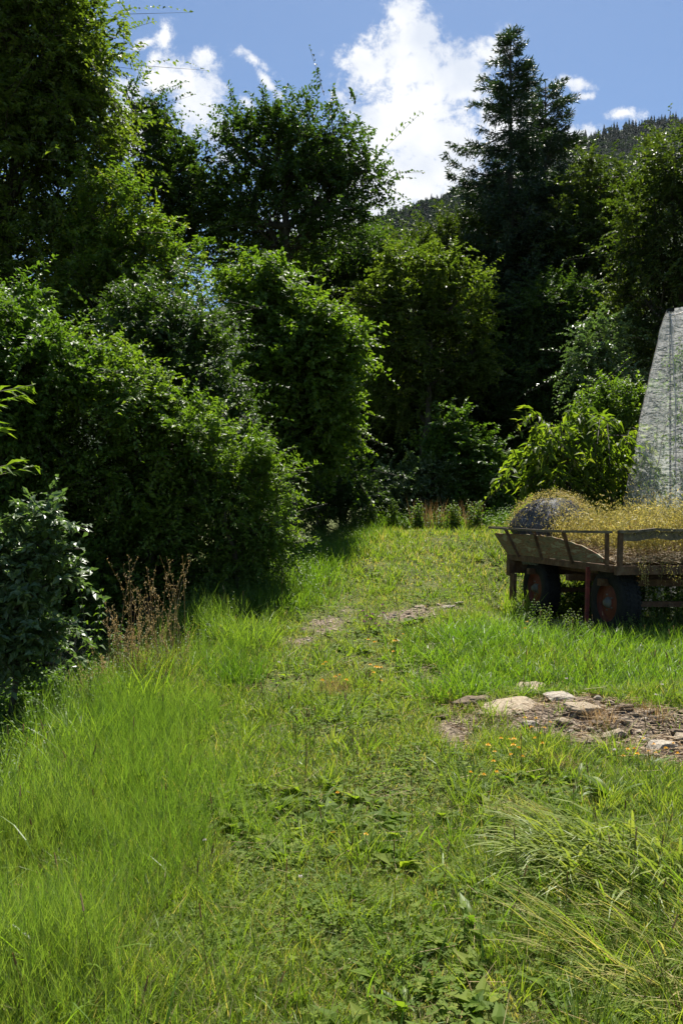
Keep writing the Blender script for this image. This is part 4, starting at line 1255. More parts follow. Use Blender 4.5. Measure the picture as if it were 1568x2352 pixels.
def meadow():
    rng = np.random.default_rng(81)
    mb = MB()
    def put(n, d0, d1, h0, h1, w, segn, sizef=1.0):
        x, y = scatter(n, d0, d1, rng=rng)
        b = bare(x, y); tl = tall_left(x, y); trr = tall_right(x, y)
        patch = vn(x * 1.3, y * 1.3, 5); fine = vn(x * 5, y * 5, 3)
        pt = vn(x * 1.9, y * 1.9, 9); dp = sst(vn(x * 2.3 + .4 * y, y * 1.7, 12), .25, .6)
        keep = (rng.random(n) > b * 1.15) & (x > hedge_x(y) - .5) & (rng.random(n) > .62 * sst(pt, -.05, .5) * (y < 12)) & (rng.random(n) > .3 * (fine < -.35)) & (rng.random(n) > .45 * dp * (y < 13)) & ~(under_wagon(x, y) & (rng.random(n) < .75))
        keep &= (y < 20.6 + .5 * fine)
        x, y, b, tl, trr, patch, fine, dp = [q[keep] for q in (x, y, b, tl, trr, patch, fine, dp)]
        m = len(x)
        wp = np.exp(-((x - np.interp(y, [2, 4, 6, 8, 9.5, 11.5, 13, 16], [.15, .2, .2, .1, .1, .7, 1.3, 2.2])) / np.interp(y, [2, 8, 12], [.45, .6, .9])) ** 2)
        far = sst(y, 12, 16)
        H = rng.uniform(h0, h1, m) * (1 + .45 * patch) * (1 - .5 * b) * (1 - .55 * dp) * (1 - .4 * wp) * (1 + .5 * tl + .6 * trr + .9 * far)
        P = np.stack([x, y, ground_h(x, y) - .005], 1)
        yaw = rng.uniform(0, 2 * math.pi, m)
        dry = rng.random(m) < (.09 + .07 * (fine < 0) + .05 * far + .48 * dp + .14 * wp)
        var = np.where(dry, rng.uniform(.80, 1.0, m), np.clip(.36 + .16 * patch + .13 * fine + rng.normal(size=m) * .16, 0, .74))
        blades(mb, P, yaw, H, rng.uniform(.05, .7, m), rng.uniform(.1, 1.1, m), w * rng.uniform(.6, 1.4, m), var, segn=segn)
    put(105000, 2.2, 4.2, .06, .17, .0044, 3)
    put(120000, 4.2, 7.5, .06, .17, .0058, 3)
    put(110000, 7.5, 12.5, .06, .15, .0085, 2)
    put(80000, 12.5, 21.5, .08, .16, .016, 2)
    tag(mb.build('grass', M['grass'], smooth=False), 'short sunlit meadow grass along the track', 'grass', kind='stuff')

    # denser tufts breaking up the sward
    mb = MB()
    for (n, d0, d1, q, w) in ((150, 2.2, 5.0, 60, .0055), (300, 5.0, 11.0, 50, .008), (260, 11.0, 20.5, 34, .015)):
        x, y = scatter(n, d0, d1, rng=rng)
        keep = (bare(x, y) < .25) & (x > hedge_x(y)) & (tall_left(x, y) < .6)
        x, y = x[keep], y[keep]; m = len(x)
        rad = np.repeat(rng.uniform(.04, .16, m), q) * np.sqrt(rng.random(m * q)); a = rng.uniform(0, 6.28, m * q)
        X = np.repeat(x, q) + np.cos(a) * rad; Y = np.repeat(y, q) + np.sin(a) * rad
        hh = np.repeat(rng.uniform(.12, .30, m), q) * rng.uniform(.5, 1.1, m * q)
        vv = np.clip(np.repeat(rng.uniform(.05, .75, m), q) + .12 * rng.normal(size=m * q), 0, .8)
        blades(mb, np.stack([X, Y, ground_h(X, Y) - .01], 1), a + rng.normal(size=m * q) * .6, hh, rng.uniform(.05, .5, m * q), rng.uniform(.2, 1.4, m * q), w * rng.uniform(.6, 1.4, m * q), vv, segn=4)
    tag(mb.build('tufted_grass', M['grass'], smooth=False), 'thicker tufts standing out of the short meadow grass', 'grass', kind='stuff')

    # low broad leaves: clover, plantain
    mb = MB()
    for (n, d0, d1, s) in ((17000, 2.2, 4.2, .018), (17000, 4.2, 7.5, .022), (14000, 7.5, 13, .032), (8000, 13, 20.5, .05)):
        x, y = scatter(n, d0, d1, rng=rng)
        pt = vn(x * 1.9, y * 1.9, 9)
        keep = (rng.random(n) < .12 + .8 * sst(pt, -.1, .5)) & (bare(x, y) < .35) & (x > hedge_x(y) - .4) & (rng.random(n) > .8 * tall_left(x, y))
        x, y = x[keep], y[keep]; m = len(x)
        z = ground_h(x, y) + rng.uniform(.02, .085, m)
        c = np.stack([x, y, z], 1); a = rng.uniform(0, 6.28, m)
        sz = s * rng.uniform(.6, 1.35, m); var = np.clip(.45 + .25 * rng.normal(size=m), 0, 1)
        tilt = rng.normal(size=(m, 3)) * .3 + np.array([0, 0, 1.])
        for k in range(3):
            b = a + k * 2.094
            D = np.stack([np.cos(b), np.sin(b), rng.uniform(-.1, .35, m)], 1)
            leaves(mb, c, D, tilt, sz, sz * .85, fold=.1, droop=.05, var=var)
    # scattered broader weed leaves: plantain, dandelion, hawkbit
    for (n, d0, d1, q) in ((1000, 2.2, 5.0, 7), (1300, 5.0, 11.0, 6)):
        x, y = scatter(n, d0, d1, rng=rng)
        keep = (bare(x, y) < .35) & (x > hedge_x(y)) & (rng.random(n) < (.2 + .8 * (vn(x * 1.5, y * 1.5, 15) > .05)) * (1 - .8 * tall_left(x, y)))
        x, y = x[keep], y[keep]; m = len(x)
        base = np.repeat(np.stack([x, y, ground_h(x, y) + .015], 1), q, 0)
        a = rng.uniform(0, 6.28, m * q)
        D = np.stack([np.cos(a), np.sin(a), rng.uniform(.05, 1.0, m * q)], 1)
        ll = np.repeat(rng.uniform(.05, .14, m), q) * rng.uniform(.6, 1.2, m * q)
        leaves(mb, base, D, rng.normal(size=(m * q, 3)) * .2 + np.array([0, 0, 1.]), ll, ll * np.repeat(rng.uniform(.28, .6, m), q), fold=.07, droop=.22, var=np.clip(np.repeat(rng.uniform(.1, .9, m), q) + .12 * rng.normal(size=m * q), 0, 1))
    tag(mb.build('clover', M['clover'], smooth=False), 'low patches of clover leaves among the grass', 'clover', kind='stuff')

    # taller mixed grass on the right in front of the wagon, and fringes
    mb = MB()
    n = 60000
    x = rng.uniform(.5, 5.2, n); y = rng.uniform(6.3, 10.3, n)
    w = tall_right(x, y)
    keep = (rng.random(n) < w * .55) & (bare(x, y) < .3) & ~under_wagon(x, y)
    x, y = x[keep], y[keep]; m = len(x)
    P = np.stack([x, y, ground_h(x, y) - .01], 1)
    blades(mb, P, rng.uniform(0, 6.28, m), rng.uniform(.14, .34, m) * np.interp(y, [8.5, 10], [1, 1.35]), rng.uniform(.05, .45, m), rng.uniform(.2, 1.5, m), rng.uniform(.006, .013, m), np.clip(.5 + .22 * rng.normal(size=m), 0, 1), segn=4)
    # edge of tall grass along the hedge and on the far bank
    n = 26000
    y = rng.uniform(9.0, 20.5, n); x = hedge_x(y) + rng.normal(size=n) * .35 + .25
    keep = (rng.random(n) < np.where(y < 11, .4, .8))
    x, y = x[keep], y[keep]; m = len(x)
    P = np.stack([x, y, ground_h(x, y) - .01], 1)
    blades(mb, P, rng.uniform(0, 6.28, m), rng.uniform(.15, .42, m), rng.uniform(.05, .4, m), rng.uniform(.2, 1.3, m), rng.uniform(.006, .013, m), np.clip(.5 + .22 * rng.normal(size=m), 0, 1), segn=3)
    n = 9000
    y = rng.uniform(18.8, 21.2, n); x = rng.uniform(-.6, 5.5, n)
    k = rng.random(n) < np.clip(.5 + .8 * vn(x * 2.5, y * 2), 0, 1)
    x, y = x[k], y[k]; m = len(x)
    P = np.stack([x, y, ground_h(x, y) - .01], 1)
    blades(mb, P, rng.uniform(0, 6.28, m), rng.uniform(.15, .5, m), rng.uniform(.05, .4, m), rng.uniform(.1, .9, m), rng.uniform(.008, .016, m), np.clip(.55 + .22 * rng.normal(size=m), 0, 1), segn=3)
    tag(mb.build('tall_grass', M['grass_tall'], smooth=False), 'tall fresh grass before the wagon and along the hedge', 'grass', kind='stuff')

    # horsetail: fine upright threads on the left
    mb = MB()
    for (n, d0, d1, q, w) in ((9000, 2.0, 4.2, 7, .0020), (9500, 4.2, 7.0, 6, .0028), (8000, 7.0, 11.8, 5, .0042)):
        x, y = scatter(n * 2, d0, d1, margin=1.3, rng=rng)
        keep = (rng.random(n * 2) < tall_left(x, y) * np.clip(.75 + .55 * vn(x * 2.6, y * 2.2, 8), .12, 1)) & (x > hedge_x(y) - .6)
        x, y = x[keep], y[keep]; m = len(x)
        H = rng.uniform(.18, .52, m) * (.72 + .5 * vn(x * 1.7, y * 1.7, 4)) * np.interp(y, [2, 3, 6], [.72, .9, 1.0])
        P = np.stack([x, y, ground_h(x, y) - .01], 1)
        yaw = rng.uniform(0, 6.28, m); ln = rng.uniform(0, .35, m)
        var = np.clip(.45 + .38 * vn(x * 2.1, y * 2.1, 6) + .2 * rng.normal(size=m), 0, 1)
        blades(mb, P, yaw, H, ln, rng.uniform(0, .25, m), w * 1.2, var, segn=2)
        A = np.stack([np.cos(yaw) * np.sin(ln), np.sin(yaw) * np.sin(ln), np.cos(ln)], 1)
        for k in range(q):
            t = rng.uniform(.2, .92, m)
            for _ in range(2):
                blades(mb, P + A * (t * H)[:, None], rng.uniform(0, 6.28, m), H * rng.uniform(.25, .5, m), rng.uniform(.25, .8, m), -rng.uniform(0, .45, m), w, np.clip(var + .1 * rng.normal(size=m), 0, 1), segn=2)
    tag(mb.build('horsetail', M['horsetail'], smooth=False), 'fine feathery bright green horsetail covering the left verge', 'horsetail', kind='stuff')

    mb = MB()
    n = 14000
    x, y = scatter(n, 4.2, 10.8, margin=1.25, rng=rng)
    k = (x < np.interp(y, [4, 6, 7, 8, 9, 11], [-1.8, -1.9, -1.75, -1.5, -1.4, -1.5]) + .25 * vn(x * 4, y * 4)) & (x > hedge_x(y) - .7) & (vn(x * 3, y * 3, 5) > -.25)
    x, y = x[k], y[k]; m = len(x)
    P = np.stack([x, y, ground_h(x, y) - .01], 1)
    blades(mb, P, rng.uniform(0, 6.28, m), rng.uniform(.14, .46, m), rng.uniform(.05, .6, m), rng.uniform(.1, 1.2, m), rng.uniform(.004, .008, m), np.where(rng.random(m) < .4, rng.uniform(.78, 1, m), rng.uniform(0, .5, m)), segn=3)
    tag(mb.build('dry_grass', M['grass'], smooth=False), 'half dry mixed grass on the bank below the left hedge', 'grass', kind='stuff')
    # broad blades and dark stalks standing among it, and over the track
    mb = MB()
    for (n, d0, d1) in ((900, 2.0, 5.0), (1500, 5.0, 11.0)):
        x, y = scatter(n, d0, d1, margin=1.2, rng=rng)
        keep = (x > hedge_x(y) - .4) & (rng.random(n) < .25 + .6 * tall_left(x, y)) & (bare(x, y) < .3)
        x, y = x[keep], y[keep]; m = len(x)
        P = np.stack([x, y, ground_h(x, y) - .01], 1)
        tl = tall_left(x, y)
        blades(mb, P, rng.uniform(0, 6.28, m), rng.uniform(.12, .26, m) * (1 + 1.3 * tl), rng.uniform(.05, .5, m), rng.uniform(.3, 2.0, m), rng.uniform(.006, .013, m), rng.uniform(.4, 1, m), segn=5)
    tag(mb.build('broad_grass', M['grass_tall'], smooth=False), 'single broad bent grass blades scattered over the verge and track', 'grass', kind='stuff')
    mb = MB()
    for (n, d0, d1, w) in ((150, 2.2, 5.0, .0016), (320, 5.0, 12.0, .0026)):
        x, y = scatter(n, d0, d1, margin=1.2, rng=rng)
        keep = (x > hedge_x(y)) & (bare(x, y) < .3) & (rng.random(n) < .6)
        x, y = x[keep], y[keep]; m = len(x)
        P = np.stack([x, y, ground_h(x, y)], 1); H = rng.uniform(.2, .42, m)
        A = unit(np.stack([rng.normal(size=m) * .2, rng.normal(size=m) * .2, np.ones(m)], 1))
        segs(mb, P, P + A * H[:, None], w, w * .6, 4, rng.uniform(0, .4, m))
        segs(mb, P + A * H[:, None], P + A * (H * 1.14)[:, None], w * 2.4, w * 1.2, 5, rng.uniform(0, .8, m))
    tag(mb.build('seed_stalks', M['russet'], smooth=False), 'thin dark plantain and grass stalks with brown heads above the meadow', 'stalks', kind='stuff')

    # dead stalks and straw litter
    mb = MB()
    for (n, d0, d1, w) in ((2600, 2.2, 5, .0012), (3500, 5, 10, .002)):
        x, y = scatter(n, d0, d1, rng=rng)
        keep = (x > hedge_x(y)) & (rng.random(n) < .35 + .65 * (bare(x, y) > .2))
        x, y = x[keep], y[keep]; m = len(x)
        a = rng.uniform(0, 6.28, m); ln = rng.uniform(.05, .22, m)
        D = np.stack([np.cos(a), np.sin(a), rng.uniform(-.1, .5, m)], 1)
        P = np.stack([x, y, ground_h(x, y) + rng.uniform(.01, .06, m)], 1)
        segs(mb, P, P + D * ln[:, None], w, w * .5, 3, rng.random(m))
    tag(mb.build('dry_litter', M['straw'], smooth=False), 'scattered dead straw stalks lying in the meadow', 'straw', kind='stuff')

    # weeds under the hedge edge and wagon: leafy stems
    mb = MB()
    def stems(x, y, h0, h1, leaf, q, spread):
        m = len(x)
        P = np.stack([x, y, ground_h(x, y)], 1); H = rng.uniform(h0, h1, m)
        A = unit(np.stack([rng.normal(size=m) * spread, rng.normal(size=m) * spread, np.ones(m)], 1))
        segs(mb, P, P + A * H[:, None], .003, .0015, 3, .3)
        t = (np.arange(q) + .8)[None] / q * np.ones((m, 1))
        pp = (P[:, None] + A[:, None] * (t * H[:, None])[..., None]).reshape(-1, 3)
        a = (np.arange(q) * 2.4)[None] + rng.uniform(0, 6.28, (m, 1))
        D = np.stack([np.cos(a), np.sin(a), np.full_like(a, .15)], -1).reshape(-1, 3) + rng.normal(size=(m * q, 3)) * .25
        L_ = np.repeat(leaf * rng.uniform(.6, 1.3, m), q) * (1.15 - .6 * t.ravel())
        leaves(mb, pp, D, rng.normal(size=(m * q, 3)) * .3 + np.array([0, 0, 1.]), L_, L_ * .5, droop=.25, var=np.clip(.5 + .22 * rng.normal(size=m * q), 0, 1))
    y = rng.uniform(8.6, 19.5, 900); x = hedge_x(y) + rng.normal(size=900) * .3 + .05
    stems(x, y, .2, .6, .07, 12, .2)
    y = rng.uniform(18.8, 21.0, 700); x = rng.uniform(-.8, 5.5, 700)
    stems(x, y, .15, .6, .11, 10, .2)
    x, y = scatter(3600, 4.0, 10.2, margin=1.25, rng=rng); k = (x < np.interp(y, [4, 6, 7, 8, 9, 11], [-1.75, -1.9, -1.75, -1.5, -1.4, -1.5])) & (x > hedge_x(y) - .8)
    stems(x[k], y[k], .12, .50, .055, 11, .35)
    tag(mb.build('undergrowth', M['leaf_mid'], smooth=False), 'leafy weeds in a ragged band at the hedge foot and crest', 'weeds', kind='stuff')


meadow()


# ------------------------------------------------------------------ single plants, flowers, stones
def clump_at(g):
    return np.array([g[0], g[1], g[2]])


def small_plants():
    rng = np.random.default_rng(91)
    # dry seed-headed grass tufts on the left
    spots = [(360, 1572, 1.22, 64, .36, 'tallest russet tuft of dry seeding grass beside the hedge'), (285, 1588, .85, 40, .28, 'shorter dry grass tuft just left of the tallest russet tuft'),
             (165, 1590, .66, 34, .2, 'sparse dry grass tuft near the small silvery shrub'), (215, 1640, .5, 40, .18, 'low dry brown grass tuft in front of the other dry tufts')]
    for (px, py, h, n, spread, lab) in spots:
        g = gat(px, py)
        root = thing('dry_grass_tuft', lab, 'dry grass', g, 0, 'dry seeding grass tufts')
        mb = MB(); hb = MB()
        a = rng.uniform(0, 6.28, n); r = spread * np.sqrt(rng.random(n))
        P = np.stack([np.cos(a) * r, np.sin(a) * r, np.zeros(n) - .03], 1)
        H = h * rng.uniform(.35, 1.08, n); yaw = rng.uniform(0, 6.28, n); ln = rng.uniform(0, .16, n)
        for k in range(n):
            t = np.linspace(0, 1, 6); bend = ln[k] * t + rng.uniform(0, .16) * t ** 3
            d = np.array([math.cos(yaw[k]), math.sin(yaw[k]), 0])
            pts = P[k] + (d * np.sin(bend)[:, None] + np.array([0, 0, 1.]) * np.cos(bend)[:, None] * 1.0) * (t * H[k])[:, None]
            tube(mb, pts, np.linspace(.0028, .0014, 6), 3, rng.uniform(.45, 1), cap=False)
            q = 16
            s = rng.uniform(.74, 1.0, q)
            pp = np.stack([np.interp(s, t, pts[:, c]) for c in range(3)], 1) + rng.normal(size=(q, 3)) * .008
            leaves(mb, pp, rdir(q, rng) * .5 + np.array([0, 0, .6]), rdir(q, rng), rng.uniform(.014, .026, q), .007, var=rng.uniform(.5, 1, q), mat=1, simple=True)
        m = n * 5
        a = rng.uniform(0, 6.28, m); r = spread * np.sqrt(rng.random(m))
        bl = MB()
        blades(bl, np.stack([np.cos(a) * r, np.sin(a) * r, np.zeros(m) - .02], 1), rng.uniform(0, 6.28, m), h * rng.uniform(.2, .5, m), rng.uniform(.05, .5, m), rng.uniform(.2, 1.2, m), .006, rng.uniform(.35, 1, m), segn=3)
        mb.build('stalks', [M['russet'], M['straw']], root, smooth=False); bl.build('blades', M['grass'], root, smooth=False)
    # nettle
    def nettle(px, py, h, leaf, lab, mat='leaf_mid', n=3, d=None):
        g = gat(px, py) if d is None else np.array([(px - CX) / K * d, d, float(ground_h((px - CX) / K * d, d))])
        root = thing('nettle_plant', lab, 'nettle', g)
        sb, lb = MB(), MB()
        for _ in range(n):
            b = np.array([rng.normal() * .06, rng.normal() * .06, 0]); hh = h * rng.uniform(.7, 1.0)
            z = np.linspace(0, 1, 14)
            sp = b + np.stack([.08 * z ** 2 * rng.normal() * np.ones(14), .06 * z ** 2 * rng.normal() * np.ones(14), z * hh], 1)
            tube(sb, sp, np.linspace(.005, .002, 14), 5)
            for k in range(2, 14):
                for s in (0, math.pi):
                    a = k * 1.57 + s + rng.normal() * .2
                    L_ = leaf * (1.25 - .75 * k / 14)
                    D = np.array([[math.cos(a), math.sin(a), -.15]])
                    leaves(lb, sp[k:k + 1], D, np.array([[0, 0, 1.]]) + rng.normal(size=(1, 3)) * .15, L_, L_ * .5, droop=.3, var=rng.random())
        lb.build('foliage', M[mat], root, smooth=False); sb.build('stem', M['twig'], root)
    nettle(212, 1592, 1.15, .12, 'tall nettle standing among dry stalks before the dark hedge')
    nettle(270, 1560, .62, .10, 'short nettle right of the tall nettle at the hedge foot')
    nettle(1248, 1474, .50, .055, 'small bushy weed growing beside the red prop of the wagon', 'leaf_yellow', 9)
    nettle(1300, 1482, .46, .06, 'pale bushy weed between the two wheels of the wagon', 'leaf_olive', 9)
    nettle(1345, 1486, .36, .05, 'low weed just left of the rear wagon wheel', 'leaf_mid', 7)
    nettle(1425, 1486, .40, .05, 'small bushy weed growing in front of the rear wagon wheel', 'leaf_olive', 10)
    nettle(1462, 1484, .46, .05, 'taller weed at the right side of the rear wagon wheel', 'leaf_mid', 9)
    nettle(1515, 1478, .48, .055, 'dark weed growing under the rear end of the wagon', 'leaf_mid', 9)
    nettle(1560, 1476, .50, .055, 'dark weed at the right picture edge below the wagon', 'leaf_dusk', 9)
    nettle(1205, 1452, .46, .06, 'leafy weed beside the front wheel of the wagon', 'leaf_mid', 8)
    # loosestrife-like plants on the crest
    for (px, py, lab) in [(815, 1225, 'pinkish flowering weed at the left end of the grassy crest'), (858, 1222, 'pinkish flowering weed second from the left on the grassy crest'),
                          (905, 1208, 'taller leafy weed with pink tip on the middle of the crest'), (1095, 1208, 'bright leafy weed on the crest just left of the wagon front'), (960, 1205, 'low leafy weed on the crest before the silvery bramble'), (1040, 1205, 'leafy weed on the crest before the hazel shrub')]:
        nettle(px, py, .75, .12, lab, 'leaf_light', 11, 18.9)
    # walnut-like sapling at the left edge, close by
    b = np.array([-1.90, 4.1, float(ground_h(-1.90, 4.1))])
    root = thing('sapling', 'bright long leaved sapling reaching in from the left picture edge', 'sapling', b)
    sb, lb = MB(), MB()
    z = np.linspace(0, 2.3, 12)
    sp = np.stack([.10 * np.sin(z * .9), .05 * np.sin(z), z], 1)
    tube(sb, sp, np.linspace(.014, .005, 12), 6)
    for zz in (2.28, 2.22, 2.12, 2.0, 1.9, 1.86):
        i = np.array([np.interp(zz, z, sp[:, c]) for c in range(3)])
        for k in range(2):
            a = rng.uniform(-1.1, 1.1) if k == 0 else rng.uniform(1.5, 4.5)
            d = np.array([math.cos(a), math.sin(a), .3])
            e = i + d * rng.uniform(.16, .30)
            segs(sb, i, e, .004, .0025, 4)
            q = 9
            aa = a + np.linspace(-1.25, 1.25, q)
            D = np.stack([np.cos(aa), np.sin(aa), rng.uniform(-.25, .45, q)], 1)
            st = i + (e - i) * np.linspace(.35, 1, q)[:, None]
            leaves(lb, st, D, rng.normal(size=(q, 3)) * .3 + np.array([0, 0, 1.]), rng.uniform(.07, .115, q), .026, fold=.1, droop=.18, var=rng.uniform(.5, 1, q))
    lb.build('foliage', M['leaf_light'], root, smooth=False); sb.build('stem', M['twig'], root)
    # docks: rosettes of long broad leaves
    for (px, py, n, L_, lab) in [(1405, 1850, 36, .19, 'large dock plant with upright broad leaves below the rubble'), (1330, 1800, 18, .13, 'smaller dock plant left of the large dock'),
                                 (1090, 2140, 10, .16, 'broad leaved plantain rosette in the middle foreground grass'), (660, 1990, 10, .10, 'plantain rosette left of the foreground centre'),
                                 (930, 2330, 8, .15, 'plantain rosette at the bottom edge of the picture'), (1490, 1770, 9, .16, 'leafy weed beside the stones at the right'),
                                 (720, 1850, 10, .10, 'small plantain rosette higher up the track'), (1180, 1990, 7, .16, 'dock leaves at the foot of the pale grass tussock')]:
        g = gat(px, py)
        root = thing('dock_plant', lab, 'dock plant', g)
        lb = MB()
        a = rng.uniform(0, 6.28, n); el = rng.uniform(.55, 1.45, n) if L_ > .2 else rng.uniform(.25, 1.1, n)
        for k in range(n):
            w = 9; t = np.linspace(0, 1, w); ll = L_ * rng.uniform(.4, 1.15)
            d = np.array([math.cos(a[k]), math.sin(a[k]), 0]); s = np.array([-math.sin(a[k]), math.cos(a[k]), 0])
            ang = el[k] - rng.uniform(.1, 1.5) * t ** 1.5
            c = np.cumsum(np.stack([np.cos(ang), np.sin(ang)], 1) * ll / (w - 1), 0)
            ctr = d * c[:, :1] + np.array([0, 0, 1.]) * c[:, 1:]
            wd = ll * .10 * np.sin(np.clip(t * .93 + .07, 0, 1) * math.pi) ** .8 * (1 + .22 * np.sin(t * 13 + k * 2))
            v = np.concatenate([np.stack([ctr[i] - s * wd[i] + [0, 0, wd[i] * .35], ctr[i], ctr[i] + s * wd[i] + [0, 0, wd[i] * .35]]) for i in range(w)])
            f = []
            for i in range(w - 1):
                f += [[3 * i, 3 * i + 1, 3 * i + 4, 3 * i + 3], [3 * i + 1, 3 * i + 2, 3 * i + 5, 3 * i + 4]]
            lb.add(v, f, rng.uniform(.2, 1))
        o = lb.build('rosette', M['leaf_light'], root)
    # grass tussocks
    def tussock(px, py, n, h, w, spread, lean, curve, mat, lab, yaw0=None, vr=(.3, 1), seg=5, grp=None):
        g = gat(px, py)
        mb = MB()
        a = rng.uniform(0, 6.28, n); r = spread * np.sqrt(rng.random(n))
        X, Y = np.cos(a) * r, np.sin(a) * r
        P = np.stack([X, Y, ground_h(X + g[0], Y + g[1]) - g[2] - .015], 1)
        yaw = rng.uniform(0, 6.28, n) if yaw0 is None else yaw0 + rng.normal(size=n) * .55
        blades(mb, P, yaw, h * rng.uniform(.55, 1.15, n), rng.uniform(*lean, n), rng.uniform(*curve, n), w * rng.uniform(.6, 1.3, n), rng.uniform(*vr, n), segn=seg)
        o = mb.build('grass_tussock', M[mat], None, smooth=False, loc=tuple(g))
        tag(o, lab, 'grass tussock', grp)
    tussock(1400, 1990, 560, .46, .017, .36, (.25, .9), (.8, 1.6), 'grass_pale', 'pale tussock of long combed over grass at the right foreground', 3.6, (0, .55))
    tussock(1265, 1900, 260, .34, .0042, .16, (.7, 1.1), (.4, .9), 'grass_pale', 'flattened straw coloured grass tuft beside the pale tussock', 3.3, (.55, 1))
    tussock(1530, 2200, 620, .40, .008, .44, (.6, 1.25), (.2, .7), 'grass_pale', 'big patch of fallen yellowing grass in the bottom right corner', 3.4, (.45, 1))
    tussock(1450, 2110, 260, .36, .012, .40, (.5, 1.1), (.3, .8), 'grass_tall', 'green blades lying over the fallen yellow grass', 3.2, (.4, 1))
    tussock(570, 1490, 300, .50, .010, .34, (.05, .4), (.3, 1.3), 'grass_tall', 'bright arching grass tussock at the foot of the elder bush', None, (.6, 1))
    tussock(545, 1570, 420, .40, .005, .28, (.05, .5), (.1, .9), 'grass_tall', 'dark green grass tussock below the bright arching one', None, (0, .35))
    tussock(1075, 1490, 420, .42, .010, .36, (.1, .6), (.5, 1.5), 'grass_tall', 'dark arching grass tussock right of the track', None, (.05, .45))
    tussock(1075, 1600, 260, .36, .010, .22, (.1, .6), (.4, 1.4), 'grass_tall', 'green grass tussock just above the left end of the rubble', None, (.3, .8))
    tussock(1190, 1430, 120, .55, .014, .22, (.0, .3), (.1, .8), 'grass_tall', 'tall bright blades at the front wheel of the wagon', None, (.7, 1))
    tussock(1395, 1460, 60, .50, .014, .12, (.0, .25), (.0, .6), 'grass_tall', 'few tall bright blades before the rear wheel of the wagon', None, (.7, 1))
    tussock(320, 1650, 70, .55, .016, .16, (.05, .35), (.1, 1.0), 'grass_tall', 'broad bright grass blades rising from the left verge', None, (.8, 1))
    tussock(170, 1745, 220, .45, .010, .25, (.05, .45), (.2, 1.1), 'grass_tall', 'fresh green grass tussock on the left verge', None, (.5, 1))
    tussock(100, 2260, 40, .42, .014, .16, (.05, .5), (.1, 1.2), 'grass_tall', 'few broad blades in the bottom left corner', None, (.6, 1))
    tussock(1375, 1660, 150, .18, .004, .12, (.1, .7), (.1, .8), 'russet', 'small orange brown dead grass tuft among the rubble', None, (.3, 1))
    tussock(1500, 1640, 90, .16, .004, .12, (.1, .7), (.1, .8), 'russet', 'small dead grass tuft at the right end of the rubble', None, (.2, .9))
    tussock(1290, 1770, 160, .16, .0035, .14, (.1, .6), (.1, .8), 'russet', 'low rusty grass tuft below the rubble', None, (.3, 1))
    tussock(770, 1600, 140, .28, .003, .14, (.05, .4), (.1, .6), 'russet', 'thin brownish grass tuft by the yellow flowers on the track', None, (.4, 1))
    for (px, lab) in ((985, 'reddish dry grass tuft on the crest before the silvery bramble'), (1060, 'reddish dry grass tuft on the crest before the hazel shrub')):
        x = (px - CX) / K * 19.1
        mb = MB(); n = 90
        a = rng.uniform(0, 6.28, n); r = .5 * np.sqrt(rng.random(n))
        X, Y = x + np.cos(a) * r, 19.1 + np.sin(a) * r * .6
        blades(mb, np.stack([X, Y, ground_h(X, Y) - .02], 1) - np.array([x, 19.1, 0]), rng.uniform(0, 6.28, n), rng.uniform(.35, .85, n), rng.uniform(.0, .25, n), rng.uniform(.0, .5, n), .013, rng.uniform(.1, .9, n), segn=4)
        tag(mb.build('grass_tussock', M['russet'], None, smooth=False, loc=(x, 19.1, 0)), lab, 'grass tussock')
    tussock(1135, 1655, 110, .22, .006, .12, (.1, .6), (.3, 1.2), 'grass', 'short grass tuft growing into the left rubble', None, (0, .75))
    tussock(1255, 1718, 110, .20, .006, .13, (.1, .6), (.3, 1.2), 'grass', 'short grass tuft at the lower edge of the rubble', None, (0, .8))
    tussock(1395, 1732, 90, .20, .006, .12, (.1, .6), (.3, 1.2), 'grass', 'short grass tuft before the slanting grey stone', None, (0, .8))
    tussock(1165, 1592, 120, .24, .007, .13, (.1, .6), (.3, 1.2), 'grass_tall', 'fine dark grass tuft left of the pinkish slab', None, (0, .5))
    # flowers
    def flower_mesh(name, mat, n, r, ball=False):
        mb = MB()
        segs(mb, [[0, 0, -.16]], [[0, 0, 0]], .0016, .0012, 4, .4, 1)
        if ball:
            q = 46
            d = rdir(q, rng); d[:, 2] = np.abs(d[:, 2]) * 1.1 - .2
            leaves(mb, d * r * .35, d, rdir(q, rng), r * .9, r * .3, var=.5, simple=True)
        else:
            for k in range(n):
                a = k / n * 6.28 + rng.normal() * .2
                D = np.array([[math.cos(a), math.sin(a), .35]])
                c = D * r * .45
                leaves(mb, c, D, np.array([[0, 0, 1.]]), r * .8, r * .75, fold=-.18, droop=.25)
                leaves(mb, c + [0, 0, r * .1], D * .3 + np.array([[0, 0, 1.]]), -D, r * .75, r * .8, fold=.15)
        return mb.mesh(name, [mat, M['clover']])
    fm = [flower_mesh('yellow_flower', M['petal_yellow'], 5, .014), flower_mesh('yellow_flower', M['petal_yellow'], 6, .016)]
    pmh = flower_mesh('clover_flower', M['petal_purple'], 0, .012, True)
    wmh = flower_mesh('white_clover_flower', M['petal_white'], 0, .011, True)
